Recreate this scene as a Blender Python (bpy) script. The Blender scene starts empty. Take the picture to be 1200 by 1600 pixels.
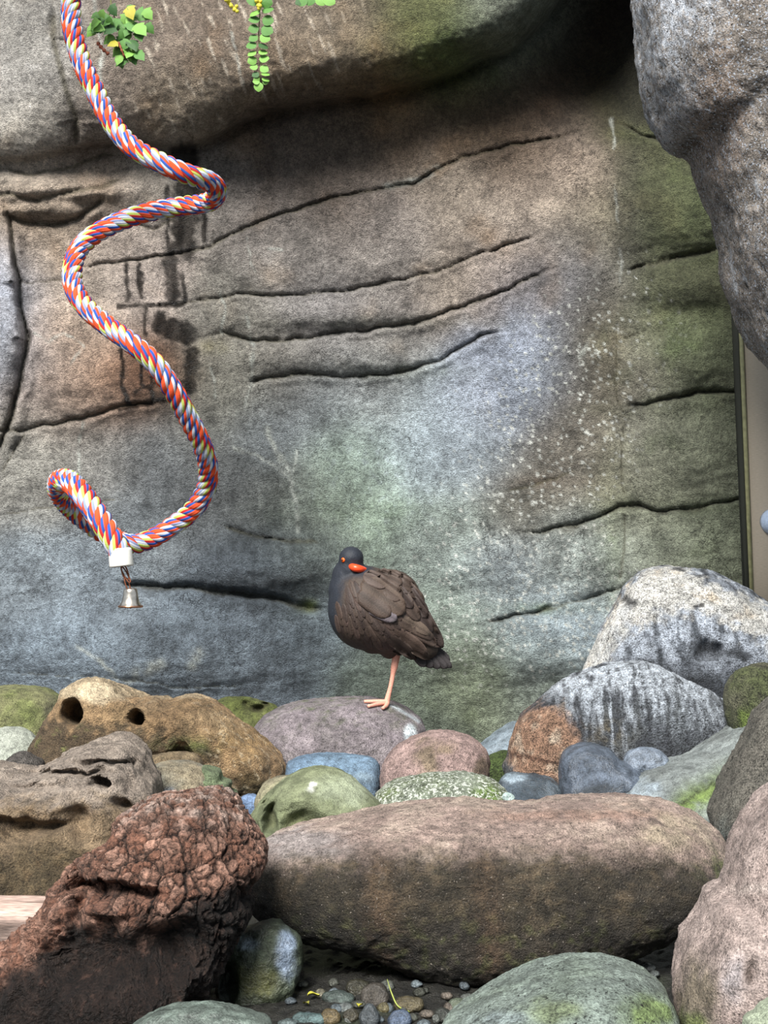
import bpy, bmesh, math, random
import numpy as np
from mathutils import Vector, Matrix
from mathutils.bvhtree import BVHTree

# ---------------------------------------------------------------- camera, sky, sun, exposure
SC = bpy.context.scene
COL = SC.collection
F = 2460.0            # focal length in pixels of the 1200x1600 frame
CAMZ = 0.58           # camera height over the gravel
cam_d = bpy.data.cameras.new('camera'); cam = bpy.data.objects.new('camera', cam_d); COL.objects.link(cam)
cam.location = (0, 0, CAMZ); cam.rotation_euler = (math.radians(90), 0, 0)
cam_d.sensor_fit = 'VERTICAL'; cam_d.sensor_height = 36.0; cam_d.lens = 36.0 * F / 1600.0
cam_d.clip_start = 0.02; cam_d.clip_end = 100
SC.camera = cam

world = bpy.data.worlds.new('overcast_sky'); SC.world = world; world.use_nodes = True
bg = world.node_tree.nodes['Background']
bg.inputs['Color'].default_value = (0.80, 0.90, 1.0, 1); bg.inputs['Strength'].default_value = 0.42

sun_d = bpy.data.lights.new('sun', 'SUN'); sun = bpy.data.objects.new('sun', sun_d); COL.objects.link(sun)
sun_d.energy = 5.0; sun_d.angle = math.radians(26); sun_d.color = (1.0, 0.97, 0.92)
sun.location = (-1, -2, 4)
sun.rotation_euler = Vector((0.32, 0.88, -1.0)).to_track_quat('-Z', 'Y').to_euler()

SC.view_settings.view_transform = 'Standard'; SC.view_settings.look = 'None'
SC.view_settings.exposure = 0.76; SC.view_settings.gamma = 1.0; SC.view_settings.use_curve_mapping = False

# ---------------------------------------------------------------- helpers
rnd = random.Random(7)
def S2L(c):
    c = np.asarray(c, float)
    return np.where(c <= 0.04045, c / 12.92, ((c + 0.055) / 1.055) ** 2.4)
def H(s):
    s = s.lstrip('#'); return S2L([int(s[i:i+2], 16) / 255 for i in (0, 2, 4)])
def P(px, py, Y):
    return np.array([(px - 600) / F * Y, Y, CAMZ - (py - 800) / F * Y])
def G(Y): return 800 + CAMZ * F / Y            # row where the ground is met at distance Y
def proj(V):
    return 600 + F * V[:, 0] / V[:, 1], 800 - F * (V[:, 2] - CAMZ) / V[:, 1]
def sm(a, b, x):
    t = np.clip((x - a) / (b - a), 0, 1); return t * t * (3 - 2 * t)

def _hash(x, y, z, s):
    h = (x.astype(np.int64) * 374761393 + y.astype(np.int64) * 668265263 + z.astype(np.int64) * 2147483647 + s * 974634777) & 0xffffffff
    h = ((h ^ (h >> 13)) * 1274126177) & 0xffffffff
    h = ((h ^ (h >> 16)) * 2246822519) & 0xffffffff
    return (h ^ (h >> 15)) & 0xffffffff
def vnoise(p, seed=0):
    """gradient noise, about -1..1"""
    i = np.floor(p).astype(np.int64); f = p - i
    u = f * f * f * (f * (f * 6 - 15) + 10)
    out = np.zeros(len(p))
    for dx in (0, 1):
        for dy in (0, 1):
            for dz in (0, 1):
                h = _hash(i[:, 0] + dx, i[:, 1] + dy, i[:, 2] + dz, seed)
                gx = (h & 255) / 127.5 - 1; gy = ((h >> 8) & 255) / 127.5 - 1; gz = ((h >> 16) & 255) / 127.5 - 1
                d = gx * (f[:, 0] - dx) + gy * (f[:, 1] - dy) + gz * (f[:, 2] - dz)
                w = (u[:, 0] if dx else 1 - u[:, 0]) * (u[:, 1] if dy else 1 - u[:, 1]) * (u[:, 2] if dz else 1 - u[:, 2])
                out += w * d
    return out * 1.3
def fbm(p, freq, octs=4, seed=0, gain=0.5, ridge=False):
    o = np.zeros(len(p)); a = 1.0; t = 0
    for k in range(octs):
        n = vnoise(p * freq + 17.3 * k, seed + k)
        if ridge: n = 1 - 2 * np.abs(n)
        o += a * n; t += a; a *= gain; freq *= 2.03
    return o / t
def worley(p, seed=0):
    i = np.floor(p).astype(np.int64); f1 = np.full(len(p), 9.0); f2 = np.full(len(p), 9.0); idv = np.zeros(len(p))
    for dx in (-1, 0, 1):
        for dy in (-1, 0, 1):
            for dz in (-1, 0, 1):
                c = i + np.array([dx, dy, dz])
                h = _hash(c[:, 0], c[:, 1], c[:, 2], seed)
                q = c + np.stack([(h & 1023) / 1023, ((h >> 10) & 1023) / 1023, ((h >> 20) & 1023) / 1023], 1)
                d = np.sqrt(((q - p) ** 2).sum(1))
                m = d < f1
                f2 = np.where(m, f1, np.minimum(f2, d)); idv = np.where(m, (h & 4095) / 4095.0, idv); f1 = np.where(m, d, f1)
    return f1, f2, idv

def grid_faces(r, c, wrap=False):
    """quads of an r x c vertex grid; wrap closes the columns"""
    i = np.arange(r - 1)[:, None]; j = np.arange(c if wrap else c - 1)[None, :]
    j2 = (j + 1) % c
    a = i * c + j; b = i * c + j2; d = (i + 1) * c + j2; e = (i + 1) * c + j
    return np.stack([a, b, d, e], -1).reshape(-1, 4)

def mesh_obj(name, V, Fq, mat, parent=None, col=None, loc=None, smooth=True, attrs=None, tris=None):
    """ONE mesh object; V in world metres, loc is its origin"""
    V = np.asarray(V, float)
    if loc is None: loc = np.zeros(3)
    loc = np.asarray(loc, float)
    me = bpy.data.meshes.new(name)
    Fq = np.asarray(Fq, np.int32).reshape(-1, 4) if Fq is not None and len(Fq) else np.zeros((0, 4), np.int32)
    T = np.asarray(tris, np.int32).reshape(-1, 3) if tris is not None and len(tris) else np.zeros((0, 3), np.int32)
    me.vertices.add(len(V)); me.vertices.foreach_set('co', (V - loc).astype(np.float32).ravel())
    nl = Fq.size + T.size
    me.loops.add(nl); me.loops.foreach_set('vertex_index', np.concatenate([Fq.ravel(), T.ravel()]).astype(np.int32))
    me.polygons.add(len(Fq) + len(T))
    me.polygons.foreach_set('loop_start', np.concatenate([np.arange(len(Fq)) * 4, Fq.size + np.arange(len(T)) * 3]).astype(np.int32))
    me.update(calc_edges=True); me.validate()
    if smooth: me.polygons.foreach_set('use_smooth', np.ones(len(me.polygons), bool))
    if col is not None:
        a = me.color_attributes.new('Col', 'FLOAT_COLOR', 'POINT')
        c4 = np.ones((len(V), 4), np.float32); c4[:, :3] = np.clip(col, 0.0, 1); a.data.foreach_set('color', c4.ravel())
    for k, v in (attrs or {}).items():
        a = me.attributes.new(k, 'FLOAT', 'POINT'); a.data.foreach_set('value', np.asarray(v, np.float32))
    me.materials.append(mat)
    o = bpy.data.objects.new(name, me); COL.objects.link(o)
    if parent is None: o.location = loc
    else:
        o.parent = parent; o.location = Vector(loc) - world_loc(parent)
    return o
def world_loc(o):
    v = Vector(o.location); q = o.parent
    while q: v += Vector(q.location); q = q.parent
    return v
def empty(name, loc):
    o = bpy.data.objects.new(name, None); COL.objects.link(o); o.location = loc; o.empty_display_size = 0.02; return o
def tag(o, label=None, cat=None, group=None, kind=None):
    if label: o['label'] = label
    if cat: o['category'] = cat
    if group: o['group'] = group
    if kind: o['kind'] = kind
    return o
def normals(V, Fq, tris=None):
    N = np.zeros_like(V)
    for A in (Fq, tris):
        if A is None or len(A) == 0: continue
        n = np.cross(V[A[:, 1]] - V[A[:, 0]], V[A[:, 2]] - V[A[:, 0]])
        if A.shape[1] == 4: n = n + np.cross(V[A[:, 2]] - V[A[:, 0]], V[A[:, 3]] - V[A[:, 0]])
        for k in range(A.shape[1]): np.add.at(N, A[:, k], n)
    return N / (np.linalg.norm(N, axis=1, keepdims=True) + 1e-12)
def spline(pts, n, closed=False):
    """Catmull-Rom through pts, resampled evenly to n points"""
    p = np.asarray(pts, float); m = len(p); out = []
    rng = range(m) if closed else range(m - 1)
    for i in rng:
        g = (lambda k: p[k % m]) if closed else (lambda k: p[min(max(k, 0), m - 1)])
        a, b, c, d = g(i - 1), g(i), g(i + 1), g(i + 2)
        t = np.linspace(0, 1, 24, endpoint=False)[:, None]
        out.append(0.5 * (2 * b + (c - a) * t + (2 * a - 5 * b + 4 * c - d) * t ** 2 + (3 * b - a - 3 * c + d) * t ** 3))
    q = np.concatenate(out + ([p[:1]] if closed else [p[-1:]]))
    s = np.concatenate([[0], np.cumsum(np.linalg.norm(np.diff(q, axis=0), axis=1))])
    u = np.linspace(0, s[-1], n + 1)[:-1] if closed else np.linspace(0, s[-1], n)
    return np.stack([np.interp(u, s, q[:, k]) for k in range(q.shape[1])], 1)
def frames(path):
    T = np.gradient(path, axis=0); T /= np.linalg.norm(T, axis=1, keepdims=True)
    n = np.cross(T[0], [0.3, 0.9, 0.1]); n /= np.linalg.norm(n); Ns = [n]
    for i in range(1, len(T)):
        n = Ns[-1] - T[i] * np.dot(Ns[-1], T[i]); n /= np.linalg.norm(n); Ns.append(n)
    Ns = np.array(Ns); return T, Ns, np.cross(T, Ns)
def tube(path, rad, seg=8, cap=True):
    path = np.asarray(path, float); T, N, B = frames(path); rad = np.broadcast_to(np.asarray(rad, float), (len(path),))
    a = np.linspace(0, 2 * np.pi, seg, endpoint=False)
    V = path[:, None] + rad[:, None, None] * (np.cos(a)[None, :, None] * N[:, None] + np.sin(a)[None, :, None] * B[:, None])
    V = V.reshape(-1, 3); Fq = grid_faces(len(path), seg, True)[:, ::-1]; tr = []
    if cap:
        n0 = len(V); V = np.vstack([V, path[:1], path[-1:]]); L = (len(path) - 1) * seg
        for j in range(seg):
            tr.append((n0, j, (j + 1) % seg)); tr.append((n0 + 1, L + (j + 1) % seg, L + j))
    return V, Fq, np.array(tr)
def lathe(prof, seg=32, centre=(0, 0, 0)):
    pr = np.asarray(prof, float); a = np.linspace(0, 2 * np.pi, seg, endpoint=False)
    V = np.stack([pr[:, 0][:, None] * np.cos(a), pr[:, 0][:, None] * np.sin(a), np.repeat(pr[:, 1][:, None], seg, 1)], -1).reshape(-1, 3)
    return V + np.asarray(centre), grid_faces(len(pr), seg, True)

# ---------------------------------------------------------------- materials
def nodes(m): return m.node_tree.nodes, m.node_tree.links
def stone_mat(name, rough=0.7, bump=0.5, grain=420.0, contrast=0.5, speck=0.0, speck_col='#e8e8e4', speck_scale=260.0,
              dark=0.0, wet_attr=False, spec=0.4, bump_dist=0.016, mid=60.0, dark_col='#151310', blotch=.3, blotch_scale=16.0, hair=0.0):
    contrast = min(contrast * 1.3, .85); blotch = blotch * 1.25; bump = min(bump * 1.2, 1.0)
    m = bpy.data.materials.new(name); m.use_nodes = True; N, L = nodes(m)
    b = N['Principled BSDF']; b.inputs['Specular IOR Level'].default_value = spec
    at = N.new('ShaderNodeAttribute'); at.attribute_name = 'Col'
    tc = N.new('ShaderNodeTexCoord')
    def noise(scale, detail, rgh=0.6):
        n = N.new('ShaderNodeTexNoise'); n.inputs['Scale'].default_value = scale; n.inputs['Detail'].default_value = detail
        n.inputs['Roughness'].default_value = rgh; L.new(tc.outputs['Object'], n.inputs['Vector']); return n
    n1 = noise(grain, 3); n2 = noise(mid, 6, 0.7)
    mr = N.new('ShaderNodeMapRange'); mr.inputs['From Min'].default_value = 0.38; mr.inputs['From Max'].default_value = 0.62
    mr.inputs['To Min'].default_value = 1 - contrast; mr.inputs['To Max'].default_value = 1 + contrast; mr.clamp = True
    ad = N.new('ShaderNodeMath'); ad.operation = 'ADD'
    h1 = N.new('ShaderNodeMath'); h1.operation = 'MULTIPLY'; h1.inputs[1].default_value = 0.5; L.new(n1.outputs['Fac'], h1.inputs[0])
    h2 = N.new('ShaderNodeMath'); h2.operation = 'MULTIPLY'; h2.inputs[1].default_value = 0.5; L.new(n2.outputs['Fac'], h2.inputs[0])
    L.new(h1.outputs[0], ad.inputs[0]); L.new(h2.outputs[0], ad.inputs[1]); L.new(ad.outputs[0], mr.inputs['Value'])
    mu = N.new('ShaderNodeVectorMath'); mu.operation = 'SCALE'
    L.new(at.outputs['Color'], mu.inputs[0]); L.new(mr.outputs[0], mu.inputs['Scale'])
    n3 = noise(blotch_scale, 9, 0.78)
    mb = N.new('ShaderNodeMapRange'); mb.inputs['From Min'].default_value = 0.36; mb.inputs['From Max'].default_value = 0.64
    mb.inputs['To Min'].default_value = 1 - blotch; mb.inputs['To Max'].default_value = 1 + blotch; L.new(n3.outputs['Fac'], mb.inputs['Value'])
    mu2 = N.new('ShaderNodeVectorMath'); mu2.operation = 'SCALE'; L.new(mu.outputs[0], mu2.inputs[0]); L.new(mb.outputs[0], mu2.inputs['Scale'])
    out = mu2.outputs[0]
    height = ad.outputs[0]
    def mth(op, a_, b_):
        k = N.new('ShaderNodeMath'); k.operation = op
        for i_, q_ in enumerate((a_, b_)):
            if isinstance(q_, (int, float)): k.inputs[i_].default_value = q_
            else: L.new(q_, k.inputs[i_])
        return k.outputs[0]
    height = mth('ADD', height, mth('MULTIPLY', n3.outputs['Fac'], 0.9))
    if hair > 0:      # hairline cracks
        nw = noise(9, 6, 0.7); vo = N.new('ShaderNodeTexVoronoi'); vo.feature = 'DISTANCE_TO_EDGE'; vo.inputs['Scale'].default_value = 7.0
        mxv = N.new('ShaderNodeMix'); mxv.data_type = 'VECTOR'; mxv.inputs['Factor'].default_value = 0.16
        L.new(tc.outputs['Object'], mxv.inputs[4]); L.new(nw.outputs['Color'], mxv.inputs[5]); L.new(mxv.outputs[1], vo.inputs['Vector'])
        hr = N.new('ShaderNodeMapRange'); hr.inputs['From Max'].default_value = 0.012; hr.clamp = True; L.new(vo.outputs['Distance'], hr.inputs['Value'])
        nm = noise(5, 3, 0.6); gate = N.new('ShaderNodeMapRange'); gate.inputs['From Min'].default_value = 0.48; gate.inputs['From Max'].default_value = 0.58; gate.clamp = True
        L.new(nm.outputs['Fac'], gate.inputs['Value'])
        ln = mth('MULTIPLY', mth('SUBTRACT', 1.0, hr.outputs[0]), gate.outputs[0])
        sc_ = mth('SUBTRACT', 1.0, mth('MULTIPLY', ln, hair))
        mu3 = N.new('ShaderNodeVectorMath'); mu3.operation = 'SCALE'; L.new(out, mu3.inputs[0]); L.new(sc_, mu3.inputs['Scale']); out = mu3.outputs[0]
        height = mth('SUBTRACT', height, mth('MULTIPLY', ln, 0.25))
    def fleck(amount, colour, scale, out):
        v = noise(scale, 2.5, 0.65)
        st = N.new('ShaderNodeMapRange'); st.inputs['From Min'].default_value = 0.70 - 0.25 * amount
        st.inputs['From Max'].default_value = 0.78 - 0.25 * amount; st.clamp = True; L.new(v.outputs['Fac'], st.inputs['Value'])
        mx = N.new('ShaderNodeMix'); mx.data_type = 'RGBA'; L.new(st.outputs[0], mx.inputs['Factor'])
        L.new(out, mx.inputs[6]); mx.inputs[7].default_value = (*H(colour), 1); return mx.outputs[2]
    if speck > 0: out = fleck(speck, speck_col, speck_scale, out)
    if dark > 0: out = fleck(dark, dark_col, speck_scale * 0.7, out)
    L.new(out, b.inputs['Base Color'])
    if wet_attr:
        aw = N.new('ShaderNodeAttribute'); aw.attribute_name = 'Wet'
        m2 = N.new('ShaderNodeMapRange'); m2.inputs['To Min'].default_value = rough; m2.inputs['To Max'].default_value = 0.32
        L.new(aw.outputs['Fac'], m2.inputs['Value']); L.new(m2.outputs[0], b.inputs['Roughness'])
    else: b.inputs['Roughness'].default_value = rough
    bp = N.new('ShaderNodeBump'); bp.inputs['Strength'].default_value = bump; bp.inputs['Distance'].default_value = bump_dist
    L.new(height, bp.inputs['Height']); L.new(bp.outputs[0], b.inputs['Normal'])
    return m
def plain_mat(name, colour, rough=0.5, metal=0.0, bump=0.0, scale=300.0, contrast=0.15, attr=False, spec=0.5, sub=0.0, stretch=None):
    m = bpy.data.materials.new(name); m.use_nodes = True; N, L = nodes(m); b = N['Principled BSDF']
    b.inputs['Roughness'].default_value = rough; b.inputs['Metallic'].default_value = metal; b.inputs['Specular IOR Level'].default_value = spec
    tc = N.new('ShaderNodeTexCoord'); n = N.new('ShaderNodeTexNoise'); n.inputs['Scale'].default_value = scale; n.inputs['Detail'].default_value = 4
    if stretch:
        mp = N.new('ShaderNodeMapping'); mp.inputs['Scale'].default_value = stretch
        L.new(tc.outputs['Object'], mp.inputs['Vector']); L.new(mp.outputs[0], n.inputs['Vector'])
    else: L.new(tc.outputs['Object'], n.inputs['Vector'])
    mr = N.new('ShaderNodeMapRange'); mr.inputs['From Min'].default_value = 0.3; mr.inputs['From Max'].default_value = 0.7
    mr.inputs['To Min'].default_value = 1 - contrast; mr.inputs['To Max'].default_value = 1 + contrast; L.new(n.outputs['Fac'], mr.inputs['Value'])
    mu = N.new('ShaderNodeVectorMath'); mu.operation = 'SCALE'; L.new(mr.outputs[0], mu.inputs['Scale'])
    if attr:
        at = N.new('ShaderNodeAttribute'); at.attribute_name = 'Col'; L.new(at.outputs['Color'], mu.inputs[0])
    else: mu.inputs[0].default_value = tuple(H(colour))
    L.new(mu.outputs[0], b.inputs['Base Color'])
    if bump:
        bp = N.new('ShaderNodeBump'); bp.inputs['Strength'].default_value = bump; bp.inputs['Distance'].default_value = 0.002
        L.new(n.outputs['Fac'], bp.inputs['Height']); L.new(bp.outputs[0], b.inputs['Normal'])
    return m

# ---------------------------------------------------------------- colour fields
def rbf(px, py, samples, sigma):
    num = np.zeros((len(px), 3)); den = np.zeros(len(px)) + 1e-9
    for x, y, c in samples:
        w = np.exp(-((px - x) ** 2 + (py - y) ** 2) / (2 * sigma ** 2)) + 1e-7 / (1 + (px - x) ** 2 + (py - y) ** 2)
        num += w[:, None] * H(c); den += w
    return num / den[:, None]
def mixc(c, d, w): return c + (np.asarray(d) - c) * np.clip(w, 0, 1)[:, None]
def polydist(px, py, pts):
    """distance to a polyline and position 0..1 along it, plus sign (below = +)"""
    best = np.full(len(px), 1e9); tt = np.zeros(len(px)); sg = np.zeros(len(px))
    pts = np.asarray(pts, float); n = len(pts) - 1
    for i in range(n):
        a, b = pts[i], pts[i + 1]; d = b - a; l2 = (d ** 2).sum()
        t = np.clip(((px - a[0]) * d[0] + (py - a[1]) * d[1]) / l2, 0, 1)
        qx, qy = a[0] + t * d[0], a[1] + t * d[1]; r = np.hypot(px - qx, py - qy); m = r < best
        best = np.where(m, r, best); tt = np.where(m, (i + t) / n, tt); sg = np.where(m, np.sign(py - qy), sg)
    return best, tt, sg

# ================================================================ THE SETTING
# ---- the sculpted rock wall
LIP = np.array([(-700, 250), (0, 258), (60, 250), (120, 240), (200, 228), (280, 240), (330, 226), (380, 196), (440, 176), (560, 160), (650, 140), (740, 110), (800, 82), (850, 42), (885, -5), (930, -70), (1000, -140), (1900, -300)], float)
CRACKS = [  # points, half width px, depth m, thin ends
 ([(95, 425), (145, 415), (250, 402), (330, 386), (360, 366), (430, 338), (520, 310), (590, 297), (650, 285), (690, 262), (720, 246), (775, 233), (830, 222), (880, 213), (925, 196)], 5.0, .030),
 ([(170, 487), (280, 475), (370, 461), (450, 462), (540, 455), (600, 442), (680, 425), (740, 400), (800, 380), (865, 360)], 4.0, .022),
 ([(295, 536), (350, 521), (400, 533), (450, 532), (500, 525), (550, 518), (600, 511), (650, 505), (720, 480), (800, 450), (840, 428), (880, 415)], 5.5, .030),
 ([(385, 600), (400, 595), (470, 583), (520, 590), (600, 586), (650, 576), (690, 562), (705, 552), (750, 526), (800, 515)], 5.5, .030),
 ([(-60, 668), (0, 672), (30, 675), (100, 660), (130, 655), (165, 642), (200, 632), (270, 627)], 5.5, .030),
 ([(0, 300), (15, 345), (25, 420), (31, 440), (31, 480), (44, 530), (38, 560), (22, 640), (5, 685), (-5, 720)], 8, .06),
 ([(30, 441), (60, 442), (98, 437)], 3, .012),
 ([(40, 675), (22, 705), (0, 742)], 3, .012),
 ([(0, 803), (50, 796), (140, 785), (200, 780)], 3, .010),
 ([(340, 818), (395, 836), (450, 845), (510, 850)], 7, .030),
 ([(165, 907), (233, 917), (300, 918), (354, 927), (417, 932), (480, 950), (516, 956)], 11, .060),
 ([(0, 1050), (80, 1055), (190, 1060), (280, 1075), (420, 1068)], 3, .010),
 ([(800, 833), (850, 831), (900, 820), (940, 805), (970, 792), (1000, 791), (1030, 800), (1075, 797), (1160, 779), (1260, 770)], 7, .040),
 ([(970, 637), (1010, 632), (1060, 621), (1090, 613), (1150, 612), (1260, 606)], 7, .038),
 ([(966, 490), (963, 560), (963, 625), (975, 650), (972, 690), (972, 760), (980, 786)], 3.5, .018),
 ([(735, 978), (797, 965), (847, 954), (900, 942), (940, 929), (974, 917), (1010, 910)], 5, .028),
 ([(976, 800), (976, 860), (966, 915)], 5, .014),
 ([(975, 425), (1040, 407), (1100, 396), (1150, 380)], 8, .035),
 ([(955, 185), (1000, 210), (1050, 224)], 5, .02),
 ([(785, 770), (830, 760), (880, 742), (900, 735)], 5, .010),
 ([(970, 530), (1000, 520), (1010, 515)], 4, .012),
 ([(-40, 306), (0, 304), (60, 312), (110, 300), (160, 292), (205, 268)], 8, .024),
 ([(0, 335), (40, 348), (80, 352), (120, 343), (150, 322), (165, 305)], 8, .030),
 ([(0, 262), (40, 272), (110, 262), (150, 246), (190, 240)], 7, .018),
 ([(85, 0), (82, 60), (100, 130), (120, 190), (118, 235)], 12, .022),
 ([(215, 350), (240, 358), (280, 342)], 4, .01),
]
BUMPS = [  # px, py, rx, ry, amount towards the camera (m)
 (420, 885, 150, 45, .055), (260, 1010, 380, 70, .05), (150, 560, 130, 90, .05), (60, 60, 60, 170, .05), (10, 480, 26, 140, .06),
 (80, 295, 110, 22, .05), (70, 330, 90, 14, .03), (230, 300, 60, 40, .03), (620, 650, 200, 120, -.035), (850, 620, 120, 200, .012),
 (500, 560, 160, 26, .016), (500, 490, 170, 22, .014), (700, 345, 200, 45, .015), (450, 400, 200, 45, .018),
 (1060, 560, 80, 50, .035), (1060, 705, 75, 62, .04), (1065, 880, 80, 70, .035), (1060, 330, 90, 60, .03), (1060, 450, 70, 30, .03),
 (850, 880, 140, 45, .025), (860, 1010, 180, 60, .045), (920, 60, 90, 120, -.16), (400, 90, 200, 80, .05), (150, 120, 70, 120, .04), (780, 30, 90, 60, .03),
]
def wall_depth(px, py):
    q = np.stack([px / 820.0, np.zeros_like(px), py / 820.0], 1)
    wx = px + 10 * fbm(q, 7, 3, 31); wy = py + 10 * fbm(q, 7, 3, 41)
    Y = np.full(len(px), 3.44)
    lip = np.interp(wx, LIP[:, 0], LIP[:, 1])
    A = np.interp(px, [-400, 0, 200, 320, 420, 800, 900, 1900], [.08, .08, .12, .15, .17, .19, .24, .26])
    s = lip - wy
    s2 = s + 9 * fbm(q, 16, 4, 23) * sm(200, 420, px)
    Y -= A * (.35 * sm(0, 14, s2) + .65 * (1 - np.exp(-np.maximum(s2 - 8, 0) / 30.0)))
    Y += .03 * fbm(q, 24, 4, 29, .6, True) * np.exp(-((s - 22) / 26) ** 2) * sm(300, 420, px)
    Y += .02 * np.exp(-(s / 10) ** 2) * sm(180, 300, px)
    Y -= .0003 * np.maximum(px - 965, 0)
    Y -= .00012 * np.maximum(-px, 0)
    Y -= .10 * sm(700, 1150, py) * sm(300, 0, px - 200) * .5
    for bx, by, rx, ry, a in BUMPS:
        Y -= a * np.exp(-(((wx - bx) / rx) ** 2 + ((wy - by) / ry) ** 2) ** 1.3)
    cav = np.zeros(len(px)); jx = px + 4 * fbm(q, 28, 4, 5); jy = py + 9 * fbm(q, 24, 5, 9, .6); jw = np.clip(1 + .9 * fbm(q, 16, 3, 77), .35, 2); jv = fbm(q, 9, 3, 78)
    for pts, w, d in CRACKS:
        r, t, sg = polydist(jx, jy, pts)
        k = np.clip(np.minimum(t, 1 - t) * 9, 0.12, 1)
        ww = .58 * w * (0.5 + 0.5 * k) * jw
        g = np.exp(-(r / ww) ** 2) * k
        Y += .52 * d * g * (.55 + .6 * sm(-.3, .4, jv))
        Y += d * .22 * k * np.exp(-(r / (ww * 4)) ** 2) * np.where(sg > 0, 0.1, 0.7)
        Y -= d * .12 * k * np.exp(-((r - ww * 2.6) / (ww * 2.0)) ** 2) * (sg > 0)
        cav = np.maximum(cav, g)
    Y += .016 * fbm(q, 3.5, 3, 3) + .007 * fbm(q, 14, 4, 4) + .005 * fbm(q, 60, 4, 6, .7)
    # vertical drip ribs on the overhang
    rib = fbm(np.stack([(px - .36 * py) / 820, 0 * px, py / 9000], 1), 60, 3, 12)
    Y += .006 * rib * sm(0, 60, s) * sm(150, 230, px) * sm(760, 520, px)
    lay = fbm(np.stack([px / 4000, 0 * px, (py + .12 * px) / 820], 1), 45, 4, 15)
    Y += .005 * lay * sm(780, 900, py)
    Y += .004 * lay * sm(960, 1000, px)
    return Y, cav, s, q
WALL_S = [
 (60,60,'#9a9690'),(40,200,'#a8a298'),(20,130,'#a09c98'),(150,200,'#85796f'),(200,60,'#7f7368'),(300,60,'#7b6e62'),(300,150,'#8a7d6c'),(450,100,'#84735f'),(550,50,'#766a5a'),(650,40,'#5f6240'),(700,100,'#566238'),(780,60,'#757a6c'),(600,130,'#846e50'),(830,20,'#6f7468'),(500,20,'#7d7264'),(400,30,'#7c6f62'),
 (60,290,'#aca094'),(150,310,'#a59484'),(60,340,'#927f6a'),(250,300,'#9c958c'),
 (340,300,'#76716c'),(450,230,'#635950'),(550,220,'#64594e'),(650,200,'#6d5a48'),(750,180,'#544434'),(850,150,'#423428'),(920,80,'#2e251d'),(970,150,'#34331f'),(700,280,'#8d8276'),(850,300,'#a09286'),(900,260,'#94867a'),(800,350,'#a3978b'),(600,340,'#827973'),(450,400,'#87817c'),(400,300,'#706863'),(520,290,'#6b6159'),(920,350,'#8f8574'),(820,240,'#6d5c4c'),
 (1050,300,'#4d4f2e'),(1080,330,'#606e32'),(1000,350,'#464730'),(1060,440,'#585b36'),(1050,520,'#6d7a44'),(1000,560,'#8c8472'),(1050,700,'#7a7c62'),(1100,700,'#7e8664'),(1000,720,'#8e8a78'),(1050,870,'#7f866c'),(1120,860,'#727c5c'),(1000,870,'#88907e'),(1020,250,'#474822'),(1100,600,'#6c7450'),(1010,760,'#7c8060'),
 (60,400,'#aa9a8b'),(100,520,'#b39d8b'),(150,600,'#a88e7c'),(60,600,'#aa988c'),(5,450,'#aab2c2'),(10,560,'#98a0ac'),(220,440,'#aa9e96'),(230,590,'#80634e'),(200,370,'#9c9088'),(130,440,'#a89c90'),
 (350,500,'#8c8880'),(500,490,'#8f8b8a'),(700,450,'#978b7f'),(800,420,'#9c908a'),(450,560,'#827e77'),(350,600,'#7f7d73'),(600,560,'#8d8983'),(850,460,'#70727a'),(900,420,'#6c6c70'),(620,480,'#908a86'),(600,400,'#8b8580'),
 (700,640,'#9ca6b2'),(650,700,'#a4b1b8'),(550,720,'#94a49a'),(560,780,'#92a292'),(760,600,'#a0a6b4'),(820,600,'#96a0b0'),(800,540,'#98a0b0'),(500,640,'#7f8588'),(420,680,'#73797c'),(900,560,'#5e584c'),(880,650,'#5f594f'),(850,730,'#6a655c'),(920,720,'#77726a'),(800,790,'#6c695f'),(700,820,'#8a948e'),(880,870,'#929996'),(780,900,'#8e979c'),(850,1000,'#93a0a6'),(740,1060,'#747c6a'),(850,1060,'#757c72'),(640,1100,'#646d62'),(600,1040,'#6a746c'),(940,480,'#676155'),(930,900,'#8e9690'),(720,960,'#869188'),(900,980,'#93a0aa'),(580,600,'#868a8c'),(640,630,'#98a2a4'),(740,700,'#9aa4ac'),
 (60,750,'#8e8c86'),(150,720,'#85837f'),(250,720,'#73777a'),(60,900,'#828b92'),(150,900,'#7f8992'),(100,1000,'#7f8b96'),(300,1000,'#6b757e'),(420,1040,'#6d7780'),(500,1000,'#656f76'),(400,880,'#606870'),(420,790,'#5c5e5a'),(470,860,'#596160'),(300,660,'#74746e'),(200,840,'#767c80'),(330,760,'#66696a'),(50,690,'#98948c'),(500,780,'#7c827a'),
]
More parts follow.
